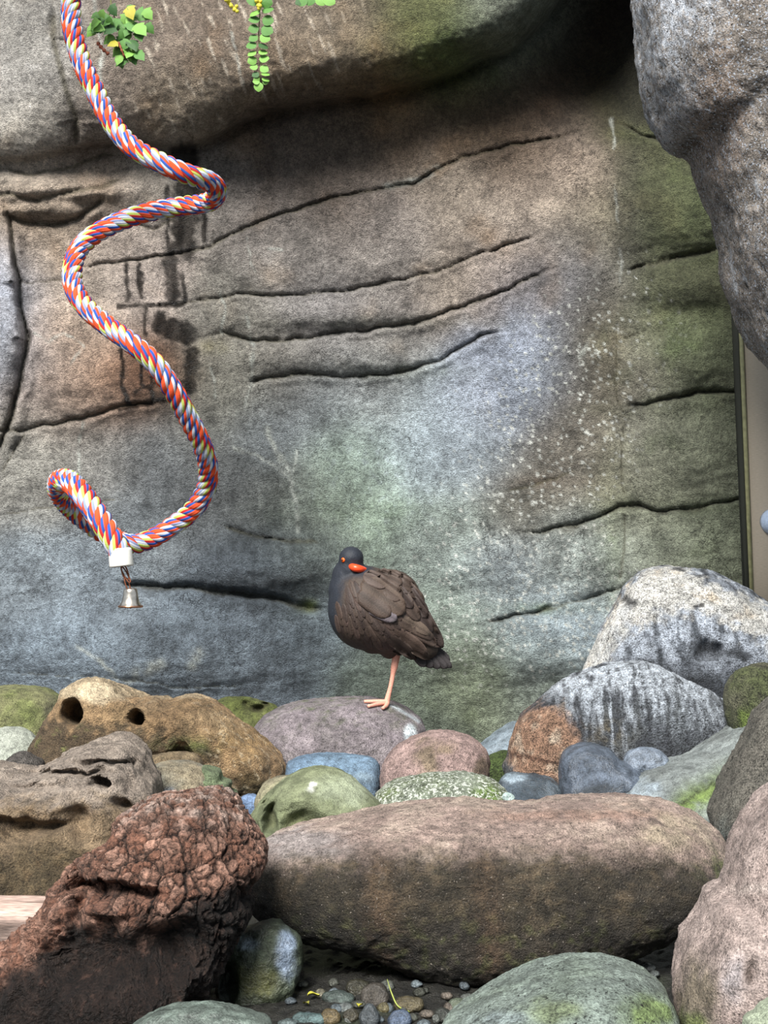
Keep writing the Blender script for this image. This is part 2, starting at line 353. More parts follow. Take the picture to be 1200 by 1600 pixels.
def wall_colour(px, py, cav, s, q):
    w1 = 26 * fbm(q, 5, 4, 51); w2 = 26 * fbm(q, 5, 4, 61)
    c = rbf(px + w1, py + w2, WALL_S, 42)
    c *= (1 + .34 * fbm(q, 22, 5, 71, .65) + .16 * fbm(q, 120, 3, 73))[:, None]
    c = mixc(c, c * H('#b8a48a') / .42, .45 * sm(.05, .5, fbm(q, 9, 3, 81)) * sm(700, 500, py))
    # pale drip streaks on the overhang
    st = fbm(np.stack([(px - .36 * py) / 820, 0 * px, py / 5000], 1), 85, 3, 12) + .25 * fbm(q, 40, 2, 13)
    c = mixc(c, H('#c2b6a6'), .85 * sm(.14, .36, st) * sm(5, 60, s) * sm(170, 240, px) * sm(640, 400, px))
    c = mixc(c, H('#c9c6c2'), .5 * sm(.1, .5, fbm(q, 60, 3, 83)) * sm(140, 60, px) * sm(250, 120, py))
    # white mineral veins
    vx = px + 6 * fbm(q, 40, 3, 5); vy = py + 6 * fbm(q, 40, 3, 9); vk = .7 * sm(-.5, .2, fbm(q, 50, 2, 3))
    for pts, w in [([(385, 370), (390, 400), (398, 425)], 2), ([(345, 455), (352, 490), (345, 520)], 2), ([(385, 495), (395, 540), (393, 590), (383, 640)], 2.5), ([(365, 700), (400, 712), (430, 728), (455, 752), (463, 790), (466, 830)], 3), ([(418, 672), (432, 705), (455, 745)], 5), ([(465, 705), (458, 740)], 2),
                   ([(955, 185), (960, 230)], 2), ([(961, 290), (966, 345)], 1.6), ([(970, 390), (971, 440)], 2), ([(600, 292), (650, 283), (685, 262)], 5), ([(55, 520), (75, 535), (100, 520), (130, 540), (110, 570)], 2), ([(128, 780), (122, 700), (130, 660)], 2), ([(420, 390), (440, 388)], 2), ([(905, 560), (925, 525)], 3), ([(120, 1010), (160, 1035), (182, 1062)], 3), ([(200, 1062), (225, 1048), (250, 1038)], 8), ([(300, 1040), (312, 1020)], 8), ([(330, 575), (338, 620)], 2), ([(380, 130), (372, 95), (360, 50)], 2), ([(148, 0), (160, 80), (150, 180)], 3)]:
        r, t, _ = polydist(vx, vy, pts)
        c = mixc(c, H('#b9bdb6'), vk * np.exp(-(r / w) ** 2))
    # pale salt flecks
    f1, f2, idv = worley(np.stack([px, 0 * px, py], 1) / 7.5, 5)
    reg = np.exp(-(((px - 860 + .35 * (py - 700)) / 130) ** 2 + ((py - 680) / 230) ** 2)) + 1.1 * np.exp(-(((px - 830) / 190) ** 2 + ((py - 960) / 100) ** 2))
    c = mixc(c, H('#c8cac4'), .85 * sm(.42, .26, f1) * sm(.50, .72, idv * (.6 + .6 * np.clip(reg, 0, 1))) * sm(.08, .5, reg + .3 * fbm(q, 12, 3, 91)))
    c = mixc(c, H('#b4bab8'), .55 * sm(.05, .4, fbm(q, 90, 3, 94)) * sm(.2, .8, np.exp(-(((px - 860) / 150) ** 2 + ((py - 930) / 110) ** 2))))
    c = mixc(c, H('#b4c0c8'), .5 * sm(0, .5, fbm(q, 70, 4, 95)) * np.exp(-(((px - 620) / 120) ** 2 + ((py - 740) / 90) ** 2)))
    # moss and algae
    mo = sm(.0, .4, fbm(q, 16, 4, 101))
    for x, y, rx, ry, cc, k in [(1070, 300, 90, 70, '#51601f', .7), (1060, 540, 90, 60, '#5a7028', .7), (1040, 705, 60, 70, '#4b5a30', .6), (1060, 790, 110, 16, '#3c4a1c', .9), (700, 90, 110, 50, '#475a22', .75), (1010, 210, 60, 14, '#6a7a24', .7), (740, 1080, 160, 60, '#55612f', .4), (960, 880, 14, 60, '#56662c', .6), (1030, 640, 90, 14, '#3f4d20', .8), (600, 505, 160, 10, '#4b5628', .5), (650, 580, 120, 12, '#4d5a2c', .6), (560, 800, 110, 26, '#67804c', .3), (850, 950, 100, 10, '#47602a', .7), (480, 945, 14, 10, '#8a9a3a', .9), (330, 540, 30, 12, '#8c8450', .5), (570, 960, 120, 100, '#5c6c4c', .12), (900, 825, 120, 10, '#5a4c34', .7), (840, 752, 60, 10, '#6a5038', .7), (1060, 880, 80, 70, '#6a7a46', .45)]:
        c = mixc(c, H(cc) * 1.1, k * np.exp(-(((px - x) / rx) ** 2 + ((py - y) / ry) ** 2)) * (.25 + .6 * mo))
    # dirt held in the joints
    c = mixc(c, H('#4a4630'), .6 * sm(.3, 1, cav))
    # dark wet streaks below the overhang seep
    wet = np.zeros(len(px))
    dr = fbm(np.stack([px / 820, 0 * px, py / 4200], 1), 55, 3, 111) * .5 + .3 * fbm(q, 30, 3, 112)
    wn = fbm(q, 45, 4, 113, .6)
    for pts, w in [([(272, 238), (300, 240)], 9), ([(290, 240), (294, 300), (286, 385)], 19), ([(317, 300), (319, 375)], 5), ([(262, 290), (262, 395)], 4), ([(266, 395), (270, 470)], 11), ([(286, 430), (289, 470)], 4), ([(217, 415), (221, 462)], 5), ([(196, 415), (200, 468)], 5), ([(185, 478), (285, 476)], 4), ([(252, 505), (290, 520)], 15), ([(262, 522), (296, 530)], 9), ([(300, 552), (297, 606)], 11), ([(270, 604), (300, 590)], 7), ([(190, 545), (192, 600), (202, 632)], 4), ([(222, 570), (220, 600), (240, 612)], 3), ([(236, 580), (238, 628)], 4), ([(210, 614), (250, 594)], 3), ([(185, 640), (265, 624)], 5), ([(226, 478), (226, 520)], 4)]:
        r, t, _ = polydist(vx, vy, pts)
        wet = np.maximum(wet, sm(-.40, .45, (w - r) / w + 1.1 * wn + .5 * dr - (.12 if w < 9 else -.12)) * (.8 + .2 * sm(-.3, .3, dr)))
    c = mixc(c, H('#0e0a07'), .96 * wet); wet = np.clip(wet + .25 * np.exp(-(((px - 240) / 60) ** 2 + ((py - 590) / 50) ** 2)), 0, 1)
    c = mixc(c, c * H('#c89a78'), .55 * np.exp(-(((px - 235) / 60) ** 2 + ((py - 580) / 60) ** 2)))
    broad = .8 * np.exp(-(((px - 430) / 130) ** 2 + ((py - 860) / 120) ** 2)) + .4 * sm(960, 985, py) * sm(560, 520, px) + .6 * np.exp(-(((px - 240) / 70) ** 2 + ((py - 740) / 120) ** 2))
    broad = np.clip(broad + .35 * fbm(q, 20, 3, 121) * broad, 0, 1)
    c = mixc(c, H('#25292d'), .8 * broad * sm(-.25, .35, dr + .2 * fbm(q, 80, 3, 122)))
    wetm = np.clip(np.maximum(wet, .85 * broad), 0, 1)
    c *= 1.36
    lum = c @ np.array([.3, .59, .11]); c = lum[:, None] + (c - lum[:, None]) * (1.0 - .38 * sm(930, 1000, px))[:, None]
    return np.clip(c, .004, .9), wetm

M_WALL = stone_mat('rock_wall', rough=.82, bump=.95, grain=420, contrast=.40, wet_attr=True, mid=130, bump_dist=.026, blotch=.38, blotch_scale=14, hair=.6)
gx = np.concatenate([np.arange(-700, -30, 22), np.arange(-30, 1180, 2.6), np.arange(1180, 1900, 22)])
gy = np.concatenate([np.arange(-460, -20, 18), np.arange(-20, 1150, 2.6), np.arange(1150, 1330, 14)])
PX, PY = np.meshgrid(gx, gy); px = PX.ravel(); py = PY.ravel()
Yw, cav, s_, q_ = wall_depth(px, py)
Vw = np.stack([(px - 600) / F * Yw, Yw, CAMZ - (py - 800) / F * Yw], 1)
cw, wetm = wall_colour(px, py, cav, s_, q_)
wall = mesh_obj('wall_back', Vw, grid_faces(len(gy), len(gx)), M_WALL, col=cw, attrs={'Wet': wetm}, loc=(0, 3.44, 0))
tag(wall, 'sculpted grey-brown rock wall with curved joints, overhang and wet streaks', kind='structure')
def wallY(x, y): return float(wall_depth(np.array([float(x)]), np.array([float(y)]))[0][0])

# ---- gravel floor
fx = np.concatenate([np.linspace(-6, -.9, 18), np.linspace(-.88, .9, 300), np.linspace(.95, 6, 18)])
fy = np.concatenate([np.linspace(-6, 1.3, 20), np.linspace(1.32, 2.4, 180), np.linspace(2.45, 4.2, 26)])
FX, FY = np.meshgrid(fx, fy); fp = np.stack([FX.ravel(), FY.ravel(), np.zeros(FX.size)], 1)
f1, f2, idv = worley(fp * [70, 70, 1], 3)
fz = .010 * fbm(fp, 6, 3, 2) + .007 * np.clip(1 - f1 * 1.3, 0, 1) * (.3 + idv) - .004
Vf = fp.copy(); Vf[:, 2] = fz
fc = (H('#24231f')[None] * (.4 + idv)[:, None] + 0); fc = mixc(fc, H('#2a3022'), sm(0, .5, fbm(fp, 9, 3, 8)))
M_GRAVEL = stone_mat('dark_wet_gravel', rough=.45, bump=.6, grain=500, contrast=.5, mid=120)
tag(mesh_obj('floor', Vf, grid_faces(len(fy), len(fx)), M_GRAVEL, col=fc), 'dark damp gravel ground between the stones', kind='structure')

# ---- generic stone from an outline (pixels), a distance and a half depth
def stone(name, label, outline, Y, D, mat, base, centre=None, seg=150, rings=70, e=.82, lean=.15, rough=((9, .010), (30, .003), (110, .0011)),
          pits=(), patches=(), base2=None, group=None, cat='stone', seed=None, extra=None, cfun=None, flecks=None, kind=None, floorz=-.012, var=.45, sat=.82, rk=1.5):
    seed = rnd.randint(0, 9999) if seed is None else seed
    o = spline(outline, seg, True)
    # clockwise in image -> consistent winding
    area = np.sum(o[:, 0] * np.roll(o[:, 1], -1) - np.roll(o[:, 0], -1) * o[:, 1])
    if area < 0: o = o[::-1]
    c = np.array(centre if centre is not None else [(o[:, 0].min() + o[:, 0].max()) / 2, (o[:, 1].min() + o[:, 1].max()) / 2], float)
    ph = np.linspace(0, np.pi, rings + 2)[1:-1]
    t = np.abs(np.sin(ph)) ** e; d = -np.sign(np.cos(ph)) * np.abs(np.cos(ph)) ** e
    p2 = c[None, None] + t[:, None, None] * (o - c)[None]              # rings x seg x 2
    YY = Y + lean * (c[1] - p2[..., 1]) / F * Y
    k = Y / F
    X = (p2[..., 0] - 600) * k; Z = CAMZ - (p2[..., 1] - 800) * k
    yy = YY + D * d[:, None]
    V = np.stack([X, yy, Z], -1).reshape(-1, 3)
    V = np.vstack([V, [[(c[0] - 600) * k, Y - D, CAMZ - (c[1] - 800) * k], [(c[0] - 600) * k, Y + D, CAMZ - (c[1] - 800) * k]]])
    Fq = grid_faces(rings, seg, True); n0 = rings * seg
    j = np.arange(seg); tr = np.concatenate([np.stack([np.full(seg, n0), (j + 1) % seg, j], 1), np.stack([np.full(seg, n0 + 1), n0 - seg + j, n0 - seg + (j + 1) % seg], 1)])
    N = normals(V, Fq, tr)
    if np.mean(((V - V.mean(0)) * N).sum(1)) < 0:
        Fq = Fq[:, ::-1]; tr = tr[:, ::-1]; N = -N
    disp = np.zeros(len(V))
    for fr, am in rough: disp += am * (rk if 15 < fr < 100 else 1) * fbm(V + seed * .37, fr, 4, seed)
    disp += rk * .0016 * fbm(V + seed, 55, 4, seed + 7, .6, True)
    if extra is not None: disp += extra(V, N, *proj(V))
    V = V + N * disp[:, None]
    qx, qy = proj(V); front = N[:, 1] < .35
    dark = np.zeros(len(V))
    wpx = qx + 14 * fbm(V, 30, 2, seed + 3) ; wpy = qy + 14 * fbm(V, 30, 2, seed + 4)
    for x, y, rx, ry, dep in pits:
        hx, hy = (qx * .75 + wpx * .25, qy * .75 + wpy * .25) if dep > .09 else (wpx, wpy)
        g = np.exp(-((((hx - x) / rx) ** 2 + ((hy - y) / ry) ** 2)) ** (3.0 if dep > .05 else 1.6)) * front
        V[:, 1] += dep * g
        V[:, 2] -= .15 * dep * g
    lowest = floorz
    V[:, 2] = np.where(V[:, 2] < lowest, lowest + (V[:, 2] - lowest) * .05, V[:, 2])
    qx, qy = proj(V)
    n1 = fbm(V + seed, 14, 4, seed + 11); n2 = fbm(V + seed, 45, 4, seed + 12, .6)
    col = np.repeat(H(base)[None], len(V), 0)
    if base2: col = mixc(col, H(base2), sm(-.25, .35, n1 + .5 * n2))
    for pt in patches:
        x, y, rx, ry, cc, kk = pt[:6]; nz = pt[6] if len(pt) > 6 else .5
        g = np.exp(-((((wpx - x) / rx) ** 2 + ((wpy - y) / ry) ** 2)) ** 1.5) * kk
        col = mixc(col, H(cc), np.clip(sm(0, 1, g + nz * (n2 + .5 * n1) * np.sqrt(np.clip(g, 0, 1)) * 1.6), 0, kk))
    if flecks:
        cc, fr, th = flecks; a, b, idd = worley(V * fr, seed + 5); col = mixc(col, H(cc), sm(.45, .3, a) * (idd > th))
    if cfun is not None: col = cfun(col, V, N, qx, qy, n1, n2)
    lum = col @ np.array([.3, .59, .11]); col = lum[:, None] + (col - lum[:, None]) * sat
    col = col * (1 + var * n2 + .5 * var * n1)[:, None]
    loc = np.array([V[:, 0].mean(), V[:, 1].mean(), max(V[:, 2].min(), 0)])
    ob = mesh_obj(name, V, Fq, mat, col=np.clip(col * .86, .004, .9), loc=loc, tris=tr)
    if not kind: tag(ob, label, cat, group)
    else: tag(ob, label, None, group, kind)
    return ob

# ---- rock pillar at the top right (its foot tapers off beyond the frame)
M_PILLAR = stone_mat('speckled_pillar_rock', rough=.85, bump=1.0, grain=380, contrast=.6, speck=.56, speck_col='#c6cedb', speck_scale=250, dark=.34, mid=70, bump_dist=.014)
def pillar_col(c, V, N, x, y, n1, n2):
    g = fbm(V, 120, 3, 5)
    c = mixc(c, H('#c9d1de'), .85 * sm(-.25, .25, g + .5 * n1) * sm(1130, 1040, x + .3 * (y - 100)) )
    c = mixc(c, H('#34322e'), .7 * sm(.12, .4, n2 + .6 * g) * np.exp(-(((x - 1050) / 40) ** 2 + ((y - 150) / 60) ** 2)))
    c = mixc(c, H('#2f2d28'), .6 * sm(0, .4, n2 + .4 * g) * np.exp(-(((x - 1180) / 40) ** 2 + ((y - 50) / 60) ** 2)))
    st = fbm(V * [1, 1, .12], 60, 3, 8); c = mixc(c, H('#bcc4d0'), .7 * sm(.2, .45, st))
    return c
pillar = stone('wall_right', 'pale speckled rock pillar jutting in front of the dark recess',
      [(992, -120), (998, -20), (1004, 60), (1010, 130), (1024, 172), (1040, 205), (1062, 222), (1088, 232), (1100, 262), (1112, 295), (1130, 335), (1140, 380), (1148, 430), (1165, 475), (1180, 515), (1200, 548), (1260, 600), (1400, 640), (1560, 560), (1600, 200), (1560, -200), (1300, -330), (1080, -280)],
      2.72, .26, M_PILLAR, '#8f857b', base2='#a59a90', centre=(1290, 120), seg=420, rings=150, e=.7, lean=-.05, cfun=pillar_col, kind='structure',
      rough=((5, .018), (14, .006), (45, .0035), (150, .003), (330, .0016)), patches=[(1120, 180, 50, 130, '#988271', .7), (1150, 420, 40, 90, '#8f8378', .6), (1075, 225, 30, 12, '#5a4a38', .8)])

# ---- beige board closing the gap beside the wall
M_BOARD = plain_mat('beige_painted_board', '#b3a898', rough=.7, bump=.15, scale=60, contrast=.1, stretch=(2, 2, 14))
M_STRIP = plain_mat('green_grey_strip', '#8c8a66', rough=.6, bump=.2, scale=80, contrast=.3)
M_GAP = plain_mat('dark_gap', '#2d2f28', rough=.8)
def slab_quad(name, pts, thick, mat, parent=None):
    """pts: 4 world points (front face), extruded +y"""
    A = np.array(pts, float); B = A + [0, thick, 0]; V = np.vstack([A, B])
    Fq = [(0, 1, 2, 3), (7, 6, 5, 4), (0, 4, 5, 1), (1, 5, 6, 2), (2, 6, 7, 3), (3, 7, 4, 0)]
    o = mesh_obj(name, V, Fq, mat, parent=parent, smooth=False, loc=A[0])
    return o
YB = 3.30
board = slab_quad('door_1', [P(1149, 380, YB), P(1176, 1010, YB), P(1420, 1010, YB), P(1420, 380, YB)], .03, M_BOARD)
tag(board, 'narrow beige board panel at the end of the rock wall', kind='structure')
slab_quad('edge_strip', [P(1150, 380, YB - .006), P(1176, 1010, YB - .006), P(1181, 1010, YB - .006), P(1155, 380, YB - .006)], .03, M_STRIP, board)
slab_quad('gap_strip', [P(1143, 380, YB + .002), P(1169, 1010, YB + .002), P(1177, 1010, YB + .002), P(1151, 380, YB + .002)], .03, M_GAP, board)  # strip coloured dark in place of the shaded gap beside the board
V, Fq = lathe([(0.0001, .030), (.012, .028), (.022, .02), (.027, .008), (.028, 0), (.0001, 0)], 28)
V = V[:, [0, 2, 1]] * [1, -1, 1] + P(1208, 815, YB)
mesh_obj('round_knob', V, Fq, plain_mat('pale_blue_plastic', '#aebfd8', rough=.3), parent=board, loc=P(1208, 815, YB))['label'] = 'pale blue round knob'

# ================================================================ STONES
M_SMOOTH = stone_mat('smooth_stone', rough=.6, bump=.45, grain=480, contrast=.45, mid=80)
M_ROUGH = stone_mat('rough_stone', rough=.75, bump=.95, grain=360, contrast=.6, mid=90, bump_dist=.022)
M_GRANITE = stone_mat('granite', rough=.7, bump=.7, grain=420, contrast=.5, speck=.2, speck_col='#a0968c', speck_scale=380, dark=.25, mid=80)
M_LICHEN = stone_mat('lichen_speckled', rough=.8, bump=.9, grain=380, contrast=.5, speck=.74, speck_col='#dfe4d8', speck_scale=200, dark=.35, mid=70, dark_col='#3a4326')
M_WET = stone_mat('wet_dark_stone', rough=.33, bump=.4, grain=420, contrast=.45, mid=60, spec=.5)
M_SAND = stone_mat('sandstone', rough=.82, bump=.7, grain=400, contrast=.5, mid=60, bump_dist=.022)

# the long boulder in front
def boulder_col(c, V, N, x, y, n1, n2):
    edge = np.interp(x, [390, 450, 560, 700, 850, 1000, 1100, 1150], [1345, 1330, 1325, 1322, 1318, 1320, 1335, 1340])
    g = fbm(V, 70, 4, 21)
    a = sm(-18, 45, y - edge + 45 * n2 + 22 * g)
    algae_shade = mixc(np.repeat(H('#2b2718')[None], len(V), 0), H('#4e412c'), sm(-.1, .4, g + n1))
    algae_shade = mixc(algae_shade, H('#1d1c15'), .85 * sm(-.1, .3, fbm(V, 22, 4, 33) + .0035 * (y - 1420)))  # algae tone, deepened downward to paint in shade
    c = mixc(c, algae_shade, a * .95)
    c = mixc(c, H('#12110d'), .75 * sm(1385, 1450, y + 40 * n2) * sm(640, 540, x + .5 * (1420 - y)))  # shade at the lower left painted into the colour as near-black
    c = mixc(c, H('#14130e'), .6 * sm(1400, 1470, y + 40 * n2) * sm(960, 1080, x))  # shade under the lower right end, also put into the colour
    for xx, w in ((595, 26), (760, 22)):
        c = mixc(c, H('#6e543a'), .5 * np.exp(-((x - xx - .08 * (y - 1400)) / w) ** 2) * sm(1310, 1360, y) * sm(-.4, .2, n2))
    c = mixc(c, H('#4e5a1e'), .8 * np.exp(-(((x - 1140) / 40) ** 2 + ((y - 1350) / 36) ** 2)) * sm(-.3, .3, n2))
    c = mixc(c, H('#575d2c'), .5 * sm(1400, 1480, y) * sm(0, .3, g))
    return c
stone('boulder', 'long pinkish-brown boulder with a dark algae-covered front, shade painted in low down, above the gravel',
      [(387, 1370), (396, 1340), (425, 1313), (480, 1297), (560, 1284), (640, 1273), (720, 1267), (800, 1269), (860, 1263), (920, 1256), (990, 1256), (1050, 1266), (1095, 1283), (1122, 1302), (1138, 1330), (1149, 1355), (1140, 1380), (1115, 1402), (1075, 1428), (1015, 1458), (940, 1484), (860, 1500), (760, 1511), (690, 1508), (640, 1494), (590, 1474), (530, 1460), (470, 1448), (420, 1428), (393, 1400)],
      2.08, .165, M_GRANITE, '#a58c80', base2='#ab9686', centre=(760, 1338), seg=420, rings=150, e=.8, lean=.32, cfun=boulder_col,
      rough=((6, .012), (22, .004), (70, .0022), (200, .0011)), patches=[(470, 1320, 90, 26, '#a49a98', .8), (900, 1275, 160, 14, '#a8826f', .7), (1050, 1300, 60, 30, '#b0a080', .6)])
# pink boulder, bottom right
stone('boulder', 'pinkish-grey boulder with a jagged ledge beside the long boulder',
      [(1052, 1560), (1058, 1520), (1075, 1475), (1100, 1435), (1113, 1412), (1128, 1402), (1142, 1398), (1150, 1380), (1160, 1350), (1175, 1318), (1205, 1275), (1260, 1230), (1400, 1220), (1500, 1330), (1500, 1560), (1400, 1660), (1200, 1680), (1090, 1660), (1062, 1610)],
      1.73, .14, M_GRANITE, '#b09c94', base2='#a08c84', centre=(1270, 1480), seg=300, rings=110, e=.75, lean=.3,
      rough=((7, .014), (24, .005), (80, .002), (210, .001)), patches=[(1090, 1560, 34, 70, '#6a6048', .8), (1150, 1530, 26, 40, '#98949a', .6), (1180, 1390, 60, 8, '#cbb8ae', .6), (1080, 1600, 34, 20, '#6d7a3a', .9), (1178, 1520, 10, 20, '#5f5048', .8)],
      pits=[(1180, 1522, 9, 16, .01), (1160, 1408, 60, 5, .006)])
stone('stone', 'pale green-grey stone at the foot of the pinkish boulder', [(1165, 1604), (1182, 1585), (1205, 1568), (1260, 1560), (1300, 1620), (1260, 1690), (1180, 1690)], 1.50, .04, M_SMOOTH, '#9aa58a', seg=60, rings=30)
# grey-green boulder, bottom centre
stone('boulder', 'smooth grey-green domed stone sunk in the gravel below the long boulder',
      [(690, 1612), (725, 1588), (770, 1562), (830, 1538), (890, 1523), (950, 1518), (1000, 1527), (1035, 1548), (1052, 1580), (1056, 1620), (1030, 1656), (900, 1668), (760, 1664), (700, 1650)],
      1.69, .12, stone_mat('pocked_green_stone', rough=.65, bump=.8, grain=330, contrast=.5, dark=.35, speck_scale=250, mid=70), '#8b9a90', base2='#7f8e80', seg=240, rings=90, lean=.4,
      rough=((8, .006), (30, .002), (120, .0012)), patches=[(1010, 1580, 50, 34, '#6c8338', .85), (860, 1580, 50, 20, '#8a9a62', .6), (780, 1590, 60, 16, '#94a4ac', .5)])
stone('stone', 'flat green-grey stone under the driftwood stump', [(200, 1612), (240, 1586), (300, 1574), (360, 1578), (405, 1590), (425, 1606), (400, 1640), (300, 1648), (220, 1640)], 1.64, .045, M_WET, '#5f6a62', base2='#6b7a70', seg=110, rings=44, lean=.5)
# mottled round stone
stone('stone', 'mottled blue and olive wet stone between driftwood stump and long boulder',
      [(345, 1505), (358, 1475), (385, 1452), (415, 1446), (445, 1456), (462, 1480), (470, 1512), (462, 1545), (435, 1566), (400, 1580), (365, 1578), (345, 1550)],
      1.915, .042, M_WET, '#49523f', base2='#272c20', seg=170, rings=70, e=.6, rough=((14, .020), (40, .006), (150, .0014)),
      patches=[(448, 1492, 18, 40, '#93a6c0', .9), (385, 1475, 22, 14, '#8796a0', .8), (400, 1530, 34, 34, '#5c5c2c', .8), (355, 1540, 12, 34, '#262a22', .9)], pits=[(358, 1535, 10, 30, .02)], rk=.5)
# big grey rock at the right with mossy slab
def moss_slab(c, V, N, x, y, n1, n2):
    d = (x - 1000) * .52 + (y - 1290)          # above/below the diagonal
    c = mixc(c, H('#5d7420'), .9 * np.exp(-((d - 4) / 26) ** 2) * sm(1030, 1070, x) * sm(-.5, .05, n2 + .4 * n1))
    r, t, _ = polydist(x + 20 * n2, y + 20 * n2, [(1050, 1262), (1090, 1240), (1130, 1212), (1150, 1195)])
    return mixc(c, H('#20240f'), .8 * np.exp(-(r / 3) ** 2))
stone('rock_slab', 'sloping grey rock slab with a bright moss band beside the dark twin-lobed stone',
      [(955, 1260), (985, 1232), (1020, 1212), (1075, 1195), (1120, 1178), (1160, 1158), (1195, 1142), (1230, 1150), (1240, 1220), (1200, 1330), (1100, 1370), (1000, 1370), (950, 1320)],
      2.52, .11, M_SMOOTH, '#7d8584', base2='#6c7270', seg=200, rings=80, e=.85, lean=1.1, cfun=moss_slab, rough=((8, .01), (26, .004), (90, .0016)),
      patches=[(1000, 1235, 40, 16, '#8a9aa8', .6)])
stone('boulder', 'large brown-grey rock leaning over the mossy slab',
      [(1112, 1290), (1122, 1255), (1150, 1210), (1180, 1160), (1205, 1115), (1260, 1090), (1380, 1110), (1440, 1250), (1440, 1440), (1300, 1470), (1180, 1450), (1152, 1410), (1150, 1370), (1138, 1330)],
      2.33, .13, M_ROUGH, '#7a756a', base2='#6d6a60', centre=(1270, 1290), seg=240, rings=90, e=.75, lean=.35, rough=((7, .012), (24, .005), (80, .002)),
      patches=[(1140, 1330, 34, 50, '#74807c', .8), (1150, 1385, 16, 40, '#5f6b3a', .8)])
stone('stone', 'round olive-brown mossy stone resting against the white-streaked boulders',
      [(1136, 1105), (1138, 1078), (1150, 1055), (1172, 1043), (1200, 1038), (1240, 1048), (1265, 1090), (1255, 1140), (1210, 1165), (1165, 1162), (1142, 1140)],
      2.66, .06, M_ROUGH, '#6b6a52', base2='#5a6238', seg=130, rings=56, patches=[(1170, 1130, 24, 22, '#5d7020', .9)])
# white-topped boulder against the wall
def wt_col(c, V, N, x, y, n1, n2):
    g = fbm(V * [1, 1, .5], 60, 4, 71)
    ridge = np.interp(x, [915, 960, 985, 1050, 1110, 1200, 1260], [1100, 1000, 972, 946, 955, 992, 1015])
    top = np.interp(x, [915, 960, 985, 1020, 1060, 1110, 1200, 1260], [1020, 945, 905, 880, 880, 908, 942, 965])
    cream = sm(-6, 12, y - top + 40 * n2) * sm(22, -8, y - ridge + 50 * n2 + 16 * g)
    c = mixc(c, H('#ccd7e8'), .85 * sm(-.38, .12, 1.3 * fbm(V * [1, .25, .2], 70, 4, 72) + .2 * n2) * sm(1075, 1010, y))
    c = mixc(c, H('#f4f1ea'), .95 * cream)
    c = mixc(c, H('#d8b888'), .6 * cream * sm(.05, .45, n1 + .4 * n2))
    c = mixc(c, H('#e2e4e6'), .8 * np.exp(-((x - 955 + .5 * (y - 1000)) / 16) ** 2) * sm(930, 950, y) * sm(-.3, .2, g))
    for bx, by, rx, ry in ((1112, 1018, 22, 18), (985, 938, 18, 7), (1060, 892, 14, 5), (1092, 948, 10, 4), (1010, 1045, 30, 20), (1080, 1070, 70, 22), (1150, 1020, 24, 8)):
        w = np.exp(-((((x + 25 * n2 - bx) / rx) ** 2 + ((y + 25 * n1 - by) / ry) ** 2)) ** 2)
        c = mixc(c, H('#22252b'), .85 * w)
    return c
stone('boulder', 'large boulder with cream white droppings on top and dark pits against the wall',
      [(912, 1060), (920, 1030), (940, 990), (965, 945), (985, 915), (1012, 895), (1045, 889), (1085, 890), (1120, 898), (1160, 915), (1200, 940), (1280, 990), (1330, 1080), (1320, 1200), (1200, 1252), (1050, 1252), (950, 1240), (915, 1150)],
      3.13, .15, M_ROUGH, '#4d535c', base2='#5f6670', centre=(1110, 1030), seg=320, rings=120, e=.8, lean=.3, cfun=wt_col,
      rough=((6, .012), (20, .006), (70, .002), (200, .001)), pits=[(1112, 1018, 20, 16, .03), (985, 938, 16, 5, .012), (1092, 948, 9, 4, .012)])
# orange and white boulder
def ow_col(c, V, N, x, y, n1, n2):
    dr = 1.5 * fbm(V * [1, .12, .07], 95, 4, 81, .6)
    c = mixc(c, H('#cbd6e4'), .85 * sm(-.18, .22, dr + .10 * n2 - .0026 * (y - 1100)) * sm(850, 930, x + .6 * (1110 - y)))
    c = mixc(c, H('#dbe5f2'), .9 * sm(1105, 1062, y + 20 * n2) * sm(-.5, .1, n2 + dr))
    c = mixc(c, H('#1c1f22'), .8 * sm(.02, .25, dr * 1.2 - .25 + .0035 * (y - 1090)) * sm(960, 1010, x))
    o = np.exp(-((((x - 848) / 58) ** 2 + ((y - 1165) / 62) ** 2)) ** 1.6)
    c = mixc(c, H('#bd8e6c'), .9 * sm(.2, .6, o + .5 * n2))
    c = mixc(c, H('#d6c2a8'), .8 * sm(-.05, .35, n1 + n2) * o)
    c = mixc(c, H('#6a5a34'), .7 * np.exp(-(((x - 950) / 34) ** 2 + ((y - 1145) / 24) ** 2)) * sm(-.2, .2, n2))
    r, t, _ = polydist(x + 12 * n2, y + 12 * n2, [(798, 1178), (840, 1186), (875, 1195)])
    return mixc(c, H('#5a3322'), .8 * np.exp(-(r / 3) ** 2))
stone('boulder', 'boulder with orange rust end and white streaks beneath the cream-topped boulder',
      [(788, 1210), (795, 1185), (805, 1150), (822, 1118), (850, 1092), (885, 1068), (925, 1049), (965, 1040), (1010, 1042), (1055, 1055), (1095, 1075), (1130, 1098), (1138, 1125), (1142, 1155), (1120, 1185), (1080, 1240), (1010, 1290), (880, 1300), (805, 1285)],
      2.80, .125, M_ROUGH, '#4c5058', base2='#666c70', centre=(960, 1160), seg=320, rings=120, e=.8, lean=.3, cfun=ow_col,
      rough=((7, .012), (22, .006), (70, .0022), (200, .001)))
